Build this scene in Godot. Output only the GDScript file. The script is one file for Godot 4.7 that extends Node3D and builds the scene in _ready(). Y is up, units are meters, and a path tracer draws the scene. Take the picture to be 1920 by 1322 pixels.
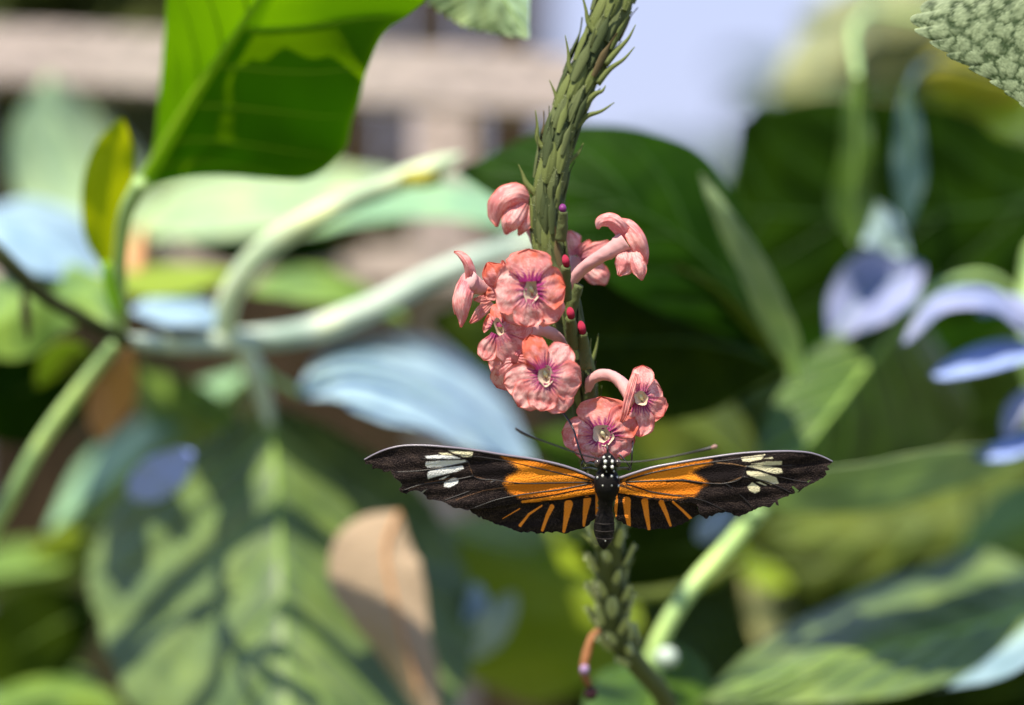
extends Node3D

# A butterfly on a pink flower spike, with an out-of-focus garden behind it. Units are metres, true size.
const EYE := Vector3(0, 1.05, 0)
const K := 1.4236e-4            # metres per photograph pixel at a distance of one metre
const SPREAD := 0.0005
var M := {}
var rng := RandomNumberGenerator.new()
var noise := FastNoiseLite.new()
var fine := FastNoiseLite.new()
var used := {}

# ------------------------------------------------------------------ helpers
func at(x: float, y: float, d: float) -> Vector3:
	return EYE + Vector3((x - 960.0) * K * d, -(y - 661.0) * K * d, -d)

func lin(r: float, g: float, b: float) -> Color:
	return Color(r, g, b).linear_to_srgb()

func mat(r: float, g: float, b: float, rough := 0.5, spec := 0.5, back := Color(0, 0, 0)) -> StandardMaterial3D:
	var m := StandardMaterial3D.new()
	m.albedo_color = lin(r, g, b)
	m.roughness = rough
	m.metallic_specular = spec
	m.cull_mode = BaseMaterial3D.CULL_DISABLED
	if back != Color(0, 0, 0):
		m.backlight_enabled = true
		m.backlight = back.linear_to_srgb()
	return m

func relief(m: StandardMaterial3D, freq: float, strength: float, tiles: float, sd := 3) -> StandardMaterial3D:
	var n := FastNoiseLite.new()
	n.seed = sd
	n.frequency = freq
	n.fractal_octaves = 4
	var t := NoiseTexture2D.new()
	t.noise = n
	t.width = 256
	t.height = 256
	t.seamless = true
	t.as_normal_map = true
	t.bump_strength = strength
	m.normal_enabled = true
	m.normal_texture = t
	m.uv1_triplanar = true
	m.uv1_scale = Vector3(tiles, tiles, tiles)
	return m

func numbered(called: String) -> String:
	if not used.has(called):
		used[called] = 0
		return called
	used[called] += 1
	return "%s_%03d" % [called, used[called]]

func thing(called: String, label: String, category: String, base: Vector3, group := "") -> Node3D:
	var o := Node3D.new()
	o.name = numbered(called)
	add_child(o, true)
	o.position = base
	o.set_meta("label", label)
	o.set_meta("category", category)
	if group:
		o.set_meta("group", group)
	return o

func part(called: String, mesh: Mesh, m: Material, parent: Node3D) -> MeshInstance3D:
	var o := MeshInstance3D.new()
	o.mesh = mesh
	o.material_override = m
	var n := 0
	var nm := called
	while parent.has_node(nm):
		n += 1
		nm = "%s_%03d" % [called, n]
	o.name = nm
	parent.add_child(o, true)
	if not parent is MeshInstance3D and parent != self and not parent.has_meta("local"):
		o.position = -parent.position
	return o

func spline(st: Array, t: float) -> Array:
	# Catmull-Rom through rows of numbers; t in 0..1
	var n := st.size() - 1
	var f: float = clampf(t, 0.0, 1.0) * n
	var i: int = mini(int(f), n - 1)
	var u := f - i
	var a: Array = st[maxi(i - 1, 0)]
	var b: Array = st[i]
	var c: Array = st[i + 1]
	var d: Array = st[mini(i + 2, n)]
	var h0 := 0.0
	var h1 := 0.0
	var h2 := 0.0
	for k in mini(3, b.size()):
		h0 += (b[k] - a[k]) ** 2
		h1 += (c[k] - b[k]) ** 2
		h2 += (d[k] - c[k]) ** 2
	h1 = maxf(sqrt(h1), 1e-9)
	h0 = sqrt(h0) if i > 0 else h1
	h2 = sqrt(h2) if i + 2 <= n else h1
	h0 = maxf(h0, 1e-9)
	h2 = maxf(h2, 1e-9)
	var r := []
	for k in b.size():
		var p: float = b[k]
		var q: float = c[k]
		var v1: float = (q - p) / h1
		var v0: float = (p - a[k]) / h0 if i > 0 else v1
		var v2: float = (d[k] - q) / h2 if i + 2 <= n else v1
		var m0: float = (v0 * h1 + v1 * h0) / (h0 + h1) * h1
		var m1: float = (v1 * h2 + v2 * h1) / (h1 + h2) * h1
		var u2 := u * u
		var u3 := u2 * u
		r.append((2 * u3 - 3 * u2 + 1) * p + (u3 - 2 * u2 + u) * m0 + (-2 * u3 + 3 * u2) * q + (u3 - u2) * m1)
	return r

func sheet(grid: Array, thick: float, colors = null, uvs = null) -> ArrayMesh:
	# a closed thin solid from a grid of points: rows of equal length
	var rows := grid.size()
	var cols: int = grid[0].size()
	var pos := PackedVector3Array()
	var nor := PackedVector3Array()
	var col := PackedColorArray()
	var uv := PackedVector2Array()
	var idx := PackedInt32Array()
	for side in (2 if thick > 0.0 else 1):
		for i in rows:
			for j in cols:
				var du: Vector3 = grid[mini(i + 1, rows - 1)][j] - grid[maxi(i - 1, 0)][j]
				var dv: Vector3 = grid[i][mini(j + 1, cols - 1)] - grid[i][maxi(j - 1, 0)]
				var n := du.cross(dv)
				if n.length_squared() < 1e-20:
					var i2: int = clampi(i, 1, rows - 2)
					n = (grid[i2 + 1][j] - grid[i2 - 1][j]).cross(grid[i2][mini(j + 1, cols - 1)] - grid[i2][maxi(j - 1, 0)])
				n = n.normalized() if n.length_squared() > 1e-24 else Vector3(0, 0, 1)
				if side == 1:
					n = -n
				pos.append(grid[i][j] + n * thick * 0.5)
				nor.append(n)
				if colors != null:
					col.append(colors[i][j])
				if uvs != null:
					uv.append(uvs[i][j])
	var off := rows * cols
	for i in rows - 1:
		for j in cols - 1:
			var a := i * cols + j
			var b := a + 1
			var c := a + cols
			var d := c + 1
			idx.append_array(PackedInt32Array([a, b, c, b, d, c]))
			if thick > 0.0:
				idx.append_array(PackedInt32Array([off + a, off + c, off + b, off + b, off + c, off + d]))
	var rim := PackedInt32Array()
	for j in cols - 1:
		rim.append_array(PackedInt32Array([j, j + 1]))
	for i in rows - 1:
		rim.append_array(PackedInt32Array([i * cols + cols - 1, (i + 1) * cols + cols - 1]))
	for j in range(cols - 1, 0, -1):
		rim.append_array(PackedInt32Array([(rows - 1) * cols + j, (rows - 1) * cols + j - 1]))
	for i in range(rows - 1, 0, -1):
		rim.append_array(PackedInt32Array([i * cols, (i - 1) * cols]))
	for k in range(0, rim.size() if thick > 0.0 else 0, 2):
		var a := rim[k]
		var b := rim[k + 1]
		idx.append_array(PackedInt32Array([a, off + a, b, b, off + a, off + b]))
	var arr := []
	arr.resize(Mesh.ARRAY_MAX)
	arr[Mesh.ARRAY_VERTEX] = pos
	arr[Mesh.ARRAY_NORMAL] = nor
	if colors != null:
		arr[Mesh.ARRAY_COLOR] = col
	if uvs != null:
		arr[Mesh.ARRAY_TEX_UV] = uv
	arr[Mesh.ARRAY_INDEX] = idx
	var me := ArrayMesh.new()
	me.add_surface_from_arrays(Mesh.PRIMITIVE_TRIANGLES, arr)
	return me

func profile(shape: String, t: float) -> float:
	match shape:
		"petal":
			return pow(sin(PI * clampf(pow(t, 0.8) * 0.80 + 0.20, 0, 1)), 0.62)
		"lance":
			return sin(PI * pow(t, 0.8))
		"round":
			return pow(sin(PI * pow(t, 0.95)), 0.6)
		_:
			return pow(sin(PI * pow(t, 0.75)), 0.8)

func blade(st: Array, o := {}) -> ArrayMesh:
	# rows of st: x, y, distance, width left, width right, depth of left edge, depth of right edge
	var n: int = o.get("n", 30)
	var m: int = o.get("m", 7)
	var grid := []
	for i in n + 1:
		var t := float(i) / n
		var row := []
		for j in range(-m, m + 1):
			row.append(on_blade(st, t, float(j) / m, o))
		grid.append(row)
	return sheet(grid, o.get("thick", 0.00028))

func on_blade(st: Array, t: float, s: float, o: Dictionary) -> Vector3:
	var sd: float = o.get("seed", 1.0)
	var veins: float = o.get("veins", 7.0)
	var ridge: float = o.get("ridge", 0.0)
	var slope: float = o.get("slope", 1.8)
	var wave: float = o.get("wave", 0.0006)
	var teeth: float = o.get("teeth", 0.0)
	var cup: float = o.get("cup", 0.0)
	var a := spline(st, t)
	var b := spline(st, minf(t + 0.01, 1.0))
	var c := spline(st, maxf(t - 0.01, 0.0))
	var dir := Vector2(b[0] - c[0], b[1] - c[1]).normalized()
	var right := Vector2(-dir.y, dir.x)
	var w: float = maxf(a[4] if s > 0 else a[3], 0.0)
	var e: float = a[6] if s > 0 else a[5]
	var q := absf(s)
	var tooth := 1.0
	if teeth > 0:
		var ph := fposmod(t * o.get("tooth_count", 18.0) + (0.5 if s > 0 else 0.0), 1.0)
		tooth = 1.0 - teeth * ph * q
	tooth *= 1.0 + 0.05 * noise.get_noise_2d(t * 60.0 + sd * 31.0, signf(s) * 40.0) * q
	var off := right * (s * w * tooth)
	var z: float = a[2] + e * pow(q, 1.25) + cup * (q - q * q)
	z += wave * q * q * sin(t * 17.0 + sd * 5.0 + signf(s) * 1.3)
	if ridge > 0:
		var f := fposmod(t * veins - q * slope + (0.0 if s > 0 else 0.37), 1.0)
		z += ridge * (absf(f - 0.5) * 2.0 - 0.5) * minf(q * 5.0, 1.0) * minf((1.0 - q) * 4.0, 1.0)
	return at(a[0] + off.x, a[1] + off.y, z)

func side_veins(b: Node3D, st: Array, o: Dictionary, count: int, r_px: float, m: Material) -> void:
	var run: float = o.get("slope", 1.8) / o.get("veins", 7.0)
	for k in count:
		for sg in [-1.0, 1.0]:
			var t0 := (k + 0.4 + (0.3 if sg < 0 else 0.0)) / (count + 1.0)
			var pts := []
			var rad := []
			for i in 7:
				var q: float = 0.94 * i / 6.0
				var t: float = t0 + run * q
				if t > 0.97:
					break
				var p := on_blade(st, t, sg * maxf(q, 0.01), o)
				pts.append(p + Vector3(0, 0, 0.00015))
				rad.append(r_px * K * 0.68 * (1.0 - q * 0.75))
			if pts.size() > 2:
				part("vein", tube(pts, rad, 5, pts.size() * 3), m, b)

func leaf_rows(pts: Array, wl: float, wr: float, el: float, er: float, shape := "leaf") -> Array:
	# pts: [x, y, distance] along the midrib from base to tip
	var st := []
	for i in 13:
		var t := i / 12.0
		var p := spline(pts, t)
		var f := profile(shape, t)
		st.append([p[0], p[1], p[2], wl * f, wr * f, el * f, er * f])
	return st

func tube(pts: Array, radii: Array, sides := 10, steps := 0, rough := 0.0, squash := 1.0) -> ArrayMesh:
	# a round stalk through world points, radii in metres
	var rows := []
	for i in pts.size():
		rows.append([pts[i].x, pts[i].y, pts[i].z, radii[i]])
	var n: int = steps if steps > 0 else maxi((pts.size() - 1) * 6, 4)
	var st := SurfaceTool.new()
	st.begin(Mesh.PRIMITIVE_TRIANGLES)
	st.set_smooth_group(0)
	var ring := []
	var up := Vector3(0.31, 0.2, 0.93).normalized()
	for i in n + 1:
		var t := float(i) / n
		var a := spline(rows, t)
		var b := spline(rows, minf(t + 0.004, 1.0))
		var c := spline(rows, maxf(t - 0.004, 0.0))
		var dir := Vector3(b[0] - c[0], b[1] - c[1], b[2] - c[2]).normalized()
		var u := dir.cross(up)
		if u.length() < 0.05:
			u = dir.cross(Vector3.RIGHT)
		u = u.normalized()
		var v := u.cross(dir).normalized()
		var r := []
		for k in sides:
			var g := TAU * k / sides
			var rr: float = maxf(a[3], 1e-6)
			if rough > 0:
				rr *= 1.0 + rough * noise.get_noise_2d(t * 140.0, k * 37.0)
			r.append(Vector3(a[0], a[1], a[2]) + (u * cos(g) * squash + v * sin(g)) * rr)
		ring.append(r)
	for i in n:
		for k in sides:
			var k2 := (k + 1) % sides
			st.add_vertex(ring[i][k]); st.add_vertex(ring[i][k2]); st.add_vertex(ring[i + 1][k])
			st.add_vertex(ring[i][k2]); st.add_vertex(ring[i + 1][k2]); st.add_vertex(ring[i + 1][k])
	for e in [0, n]:
		var mid := Vector3.ZERO
		for k in sides:
			mid += ring[e][k] / sides
		for k in sides:
			var k2 := (k + 1) % sides
			if e == 0:
				st.add_vertex(mid); st.add_vertex(ring[e][k2]); st.add_vertex(ring[e][k])
			else:
				st.add_vertex(mid); st.add_vertex(ring[e][k]); st.add_vertex(ring[e][k2])
	st.index()
	st.generate_normals()
	return st.commit()

func stalk(rows: Array, sides := 10, rough := 0.0) -> ArrayMesh:
	# rows: x, y, distance, radius in photograph pixels at that distance
	var p := []
	var r := []
	for a in rows:
		p.append(at(a[0], a[1], a[2]))
		r.append(a[3] * K * a[2])
	return tube(p, r, sides, 0, rough)

func leaf(parent: Node3D, st: Array, m: Material, o := {}) -> MeshInstance3D:
	var b := part("leaf", blade(st, o), m, parent)
	var rib: float = o.get("rib", 3.0)
	if rib > 0:
		var rows := []
		for i in 9:
			var a := spline(st, i / 8.0 * 0.97)
			rows.append([a[0], a[1], a[2] - rib * 0.25 * K * a[2], maxf(rib * (1.0 - i / 9.0), 0.4)])
		part("midrib", stalk(rows, 8), o.get("rib_mat", M.rib), b)
	if o.has("side"):
		side_veins(b, st, o, o.side, o.get("side_r", 3.0), o.get("rib_mat", M.rib))
	return b

func ellipsoid(c: Vector3, r: Vector3, seg := 16, rings := 10) -> ArrayMesh:
	var s := SphereMesh.new()
	s.radius = 1.0
	s.height = 2.0
	s.radial_segments = seg
	s.rings = rings
	var st := SurfaceTool.new()
	st.begin(Mesh.PRIMITIVE_TRIANGLES)
	st.append_from(s, 0, Transform3D(Basis.from_scale(r), c))
	return st.commit()

func box(c: Vector3, s: Vector3, bevel := 0.0) -> ArrayMesh:
	var st := SurfaceTool.new()
	st.begin(Mesh.PRIMITIVE_TRIANGLES)
	var b := BoxMesh.new()
	b.size = s
	st.append_from(b, 0, Transform3D(Basis(), c))
	return st.commit()

# ------------------------------------------------------------------ scene
func _ready() -> void:
	rng.seed = 7
	noise.seed = 11
	noise.frequency = 0.05
	fine.seed = 5
	fine.frequency = 0.35
	fine.fractal_octaves = 3
	# camera, sky, sun, exposure
	var cam := Camera3D.new()
	cam.name = "camera"
	cam.position = EYE
	cam.fov = rad_to_deg(2.0 * atan(661.0 * K))
	cam.near = 0.02
	cam.far = 900.0
	var ca := CameraAttributesPhysical.new()
	ca.frustum_focal_length = 127.0
	ca.frustum_focus_distance = 0.590
	ca.exposure_aperture = 7.5
	cam.attributes = ca
	add_child(cam)
	cam.fov = rad_to_deg(2.0 * atan(661.0 * K))
	var we := WorldEnvironment.new()
	we.name = "environment"
	var e := Environment.new()
	e.background_mode = Environment.BG_SKY
	var sky := Sky.new()
	var sm := ProceduralSkyMaterial.new()
	sm.sky_top_color = lin(0.26, 0.38, 0.72)
	sm.sky_horizon_color = lin(0.40, 0.43, 0.56)
	sm.sky_curve = 0.25
	sm.ground_bottom_color = lin(0.10, 0.12, 0.06)
	sm.ground_horizon_color = lin(0.35, 0.38, 0.34)
	sm.sun_angle_max = 8.0
	sky.sky_material = sm
	e.sky = sky
	e.tonemap_mode = Environment.TONE_MAPPER_LINEAR
	e.tonemap_exposure = 1.7
	e.sdfgi_enabled = true
	e.ssao_enabled = true
	e.ssil_enabled = true
	we.environment = e
	add_child(we)
	var sun := DirectionalLight3D.new()
	sun.name = "sun"
	sun.light_energy = 1.6
	sun.light_angular_distance = 0.5
	sun.light_color = Color(1.0, 0.96, 0.88)
	sun.shadow_enabled = true
	add_child(sun)
	sun.look_at_from_position(EYE + Vector3(-0.25, 0.86, 0.44), EYE)
	materials()
	setting()
	far_shrubs()
	fence()
	left_shrub()
	middle_plant()
	right_plant()
	near_leaves()
	loose_things()
	spike()
	butterfly()

func materials() -> void:
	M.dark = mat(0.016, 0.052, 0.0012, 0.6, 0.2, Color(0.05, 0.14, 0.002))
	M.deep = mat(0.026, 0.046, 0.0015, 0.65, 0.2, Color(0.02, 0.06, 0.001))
	M.mid = mat(0.070, 0.135, 0.014, 0.42, 0.6, Color(0.10, 0.22, 0.004))
	M.light = mat(0.14, 0.22, 0.045, 0.5, 0.4, Color(0.16, 0.26, 0.02))
	M.pale = mat(0.32, 0.40, 0.24, 0.55, 0.5, Color(0.14, 0.2, 0.06))
	M.mint = mat(0.22, 0.36, 0.22, 0.5, 0.5, Color(0.12, 0.2, 0.08))
	M.sheen_bud_blue = mat(0.23, 0.32, 0.45, 0.45, 0.6)  # sky sheen of glossy leaves painted as pale blue; the bud shares it
	M.lilac = mat(0.20, 0.21, 0.39, 0.6, 0.4)  # sky highlight on a leaf painted as lilac; petals share it
	M.blue = mat(0.32, 0.42, 0.72, 0.6, 0.4, Color(0.10, 0.14, 0.3))
	M.teal = mat(0.028, 0.07, 0.062, 0.5, 0.5)
	M.olive = mat(0.11, 0.14, 0.02, 0.55, 0.4, Color(0.14, 0.2, 0.005))
	M.olive_trans = mat(0.06, 0.08, 0.004, 0.6, 0.2, Color(0.62, 0.66, 0.003))
	M.cream = mat(0.19, 0.19, 0.11, 0.7, 0.3)
	M.broad = mat(0.115, 0.165, 0.058, 0.42, 0.6, Color(0.12, 0.22, 0.01))
	M.behind = mat(0.012, 0.04, 0.001, 0.65, 0.2, Color(0.10, 0.24, 0.002))  # for the added light blocker behind the top left leaf
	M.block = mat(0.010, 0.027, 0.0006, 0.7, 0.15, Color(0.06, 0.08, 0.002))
	M.lime = mat(0.24, 0.32, 0.02, 0.5, 0.4, Color(0.30, 0.42, 0.01))
	M.yellow = mat(0.45, 0.42, 0.06, 0.55, 0.4, Color(0.3, 0.3, 0.02))
	M.trans = mat(0.030, 0.080, 0.001, 0.6, 0.15, Color(0.50, 0.92, 0.002))
	M.white_stem = mat(0.44, 0.49, 0.46, 0.5, 0.5)
	M.green_pale = mat(0.46, 0.54, 0.38, 0.5, 0.5)
	M.green_stem = mat(0.32, 0.44, 0.18, 0.5, 0.5)
	var mo := FastNoiseLite.new()
	mo.seed = 31
	mo.frequency = 0.012
	mo.fractal_octaves = 4
	var mt := NoiseTexture2D.new()
	mt.noise = mo
	mt.width = 256
	mt.height = 256
	mt.seamless = true
	var mg := Gradient.new()
	mg.offsets = PackedFloat32Array([0.15, 0.5, 0.85])
	mg.colors = PackedColorArray([lin(0.34, 0.42, 0.36), lin(0.62, 0.66, 0.58), lin(1.0, 0.98, 0.66)])  # dappled light imitated by mottling in the leaf colour
	mt.color_ramp = mg
	for key in ["white_stem", "green_pale", "green_stem", "block", "dark", "deep", "mid", "light", "pale", "mint", "sheen_bud_blue", "lilac", "olive", "broad", "cream"]:
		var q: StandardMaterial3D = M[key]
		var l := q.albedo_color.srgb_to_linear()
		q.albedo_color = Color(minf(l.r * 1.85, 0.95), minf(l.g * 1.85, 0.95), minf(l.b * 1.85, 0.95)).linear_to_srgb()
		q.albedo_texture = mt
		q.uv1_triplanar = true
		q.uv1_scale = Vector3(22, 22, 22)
		if q.backlight_enabled:
			q.backlight = lin(0.75, 1.0, 0.15) if key in ["dark", "deep", "mid", "olive"] else lin(0.26, 0.34, 0.10)
	M.rib = mat(0.20, 0.32, 0.06, 0.5, 0.4)
	M.rib_dark = mat(0.03, 0.08, 0.008, 0.5, 0.4)
	M.rib_lime = mat(0.26, 0.40, 0.012, 0.5, 0.3, Color(0.5, 0.8, 0.01))
	M.bark = relief(mat(0.035, 0.042, 0.014, 0.85, 0.3), 0.08, 6.0, 120.0)
	M.tan = relief(mat(0.40, 0.30, 0.20, 0.8, 0.3, Color(0.2, 0.12, 0.04)), 0.05, 4.0, 60.0)
	M.peach = relief(mat(0.58, 0.30, 0.13, 0.8, 0.3, Color(0.2, 0.1, 0.03)), 0.05, 4.0, 60.0)
	M.wood = relief(mat(0.46, 0.38, 0.34, 0.8, 0.3), 0.03, 6.0, 20.0)
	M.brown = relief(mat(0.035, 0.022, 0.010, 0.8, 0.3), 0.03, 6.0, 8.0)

func setting() -> void:
	var g := PlaneMesh.new()
	g.size = Vector2(700, 700)
	var m := mat(0.10, 0.11, 0.045, 0.95, 0.2)
	var n := FastNoiseLite.new()
	n.seed = 4
	n.frequency = 0.02
	n.fractal_octaves = 5
	var t := NoiseTexture2D.new()
	t.noise = n
	t.width = 512
	t.height = 512
	t.seamless = true
	var r := Gradient.new()
	r.set_color(0, lin(0.05, 0.07, 0.02))
	r.set_color(1, lin(0.20, 0.17, 0.09))
	t.color_ramp = r
	m.albedo_color = Color.WHITE
	m.albedo_texture = t
	m.uv1_triplanar = true
	m.uv1_world_triplanar = true
	m.uv1_scale = Vector3(0.7, 0.7, 0.7)
	var o := part("ground", g, m, self)
	o.set_meta("kind", "structure")
	o.set_meta("label", "dark earth and short grass under the garden plants")

func leaf_tuft(long: float, wide: float) -> ArrayMesh:
	var grid := []
	for i in 6:
		var t := i / 5.0
		var w := wide * 0.5 * profile("leaf", t)
		grid.append([Vector3(-w, 0.12 * w, -long * t), Vector3(0, -0.10 * long * t * t, -long * t), Vector3(w, 0.12 * w, -long * t)])
	return sheet(grid, 0.0004)

func bush(label: String, x: float, y: float, d: float, rx: float, ry: float, rz: float, count: int, m: StandardMaterial3D, long: float, tones: Array) -> void:
	# x, y: pixel of the crown's centre; radii in metres
	var c := at(x, y, d)
	var root := thing("shrub", label, "shrub", Vector3(c.x, 0, c.z), "shrubs at the back of the garden")
	var mm := MultiMesh.new()
	mm.transform_format = MultiMesh.TRANSFORM_3D
	mm.use_colors = true
	mm.mesh = leaf_tuft(long, long * 0.5)
	mm.instance_count = count
	for i in count:
		var v := Vector3(rng.randfn(), rng.randfn(), rng.randfn()).normalized() * pow(rng.randf(), 0.45)
		var lump := 1.0 + 0.35 * noise.get_noise_3d(v.x * 30 + x, v.y * 30, v.z * 30)
		v = Vector3(v.x * rx, v.y * ry, v.z * rz) * lump
		var b := Basis(Vector3.UP, rng.randf() * TAU) * Basis(Vector3.RIGHT, rng.randf_range(-0.9, 0.5)) * Basis(Vector3.FORWARD, rng.randf_range(-0.8, 0.8))
		mm.set_instance_transform(i, Transform3D(b.scaled(Vector3.ONE * rng.randf_range(0.6, 1.2)), Vector3(0, c.y, 0) + v))
		var tone: Array = tones[rng.randi() % tones.size()]
		var k := rng.randf_range(0.7, 1.3)
		mm.set_instance_color(i, Color(tone[0] * k, tone[1] * k, tone[2] * k))
	var f := MultiMeshInstance3D.new()
	f.name = "foliage"
	f.multimesh = mm
	f.material_override = m
	f.set_meta("kind", "stuff")
	root.add_child(f, true)
	root.set_meta("local", true)
	for k in 4:
		var a := TAU * k / 4 + 0.4
		var foot := Vector3(cos(a) * 0.03, 0, sin(a) * 0.03)
		var top := Vector3(cos(a) * rx * 0.5, c.y + ry * 0.3, sin(a) * rz * 0.5)
		part("branch", tube([foot, foot.lerp(top, 0.5) + Vector3(0.01, 0.05, 0), top], [0.012, 0.008, 0.003], 8), M.bark, root)

func far_shrubs() -> void:
	var m := mat(1, 1, 1, 0.45, 0.5, Color(0.6, 0.6, 0.2))
	m.albedo_color = Color.WHITE
	m.vertex_color_use_as_albedo = true
	var green := [[0.06, 0.12, 0.01], [0.10, 0.19, 0.02], [0.03, 0.07, 0.006], [0.16, 0.24, 0.04]]
	var olive := [[0.16, 0.19, 0.05], [0.24, 0.25, 0.10], [0.10, 0.13, 0.03]]
	bush("olive green bushy shrub far behind the dark vertical leaves at right", 1680, 950, 2.3, 0.16, 0.24, 0.2, 2600, m, 0.07, green)
	bush("pale olive shrub seen in the upper right behind the corner leaf", 1760, 330, 2.7, 0.11, 0.12, 0.12, 900, m, 0.06, olive)
	bush("mid green shrub low behind the butterfly", 1050, 1080, 2.2, 0.22, 0.22, 0.2, 2600, m, 0.07, green)
	bush("dark green shrub behind the striped leaf at lower left", 300, 1080, 2.0, 0.22, 0.22, 0.2, 2600, m, 0.07, green)
	bush("olive shrub at the upper left in front of the dark boards", 40, 30, 1.25, 0.10, 0.05, 0.05, 700, m, 0.04, olive)
	bush("broad green shrub in the middle behind the flower spike", 1200, 640, 2.9, 0.26, 0.15, 0.2, 2600, m, 0.07, green)

func fence() -> void:
	# dark boards of a shed at the back
	var b0 := at(330, 661, 1.75)
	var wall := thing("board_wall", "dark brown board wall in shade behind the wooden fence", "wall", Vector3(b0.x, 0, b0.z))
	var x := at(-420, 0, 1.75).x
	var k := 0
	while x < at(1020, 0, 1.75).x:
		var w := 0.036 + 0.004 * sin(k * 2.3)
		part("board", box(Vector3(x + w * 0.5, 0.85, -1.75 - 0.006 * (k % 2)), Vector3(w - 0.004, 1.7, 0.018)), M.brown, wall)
		x += w
		k += 1
	var p0 := at(830, 661, 0.98)
	var f := thing("wooden_fence", "weathered pale wooden fence with rails and a post behind the left leaves", "fence", Vector3(p0.x, 0, p0.z))
	var rail := func(x0: float, y0: float, x1: float, y1: float, hpx: float, d: float, deep: float):
		var a := at(x0, y0, d)
		var b := at(x1, y1, d)
		var o := part("rail", box(Vector3.ZERO, Vector3(a.distance_to(b), hpx * K * d, deep)), M.wood, f)
		o.position = (a + b) * 0.5 - f.position
		o.rotation.z = atan2(b.y - a.y, b.x - a.x)
	rail.call(-300.0, 88.0, 1085.0, 164.0, 104.0, 0.94, 0.03)
	rail.call(-300.0, 492.0, 1060.0, 500.0, 70.0, 0.955, 0.03)
	for px in [828.0, -120.0]:
		var c := at(px, 0, 0.97)
		var top := at(px, 110, 0.97).y
		part("post", box(Vector3(c.x, top * 0.5, -0.99), Vector3(115 * K * 0.97, top, 0.022)), M.wood, f)

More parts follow.
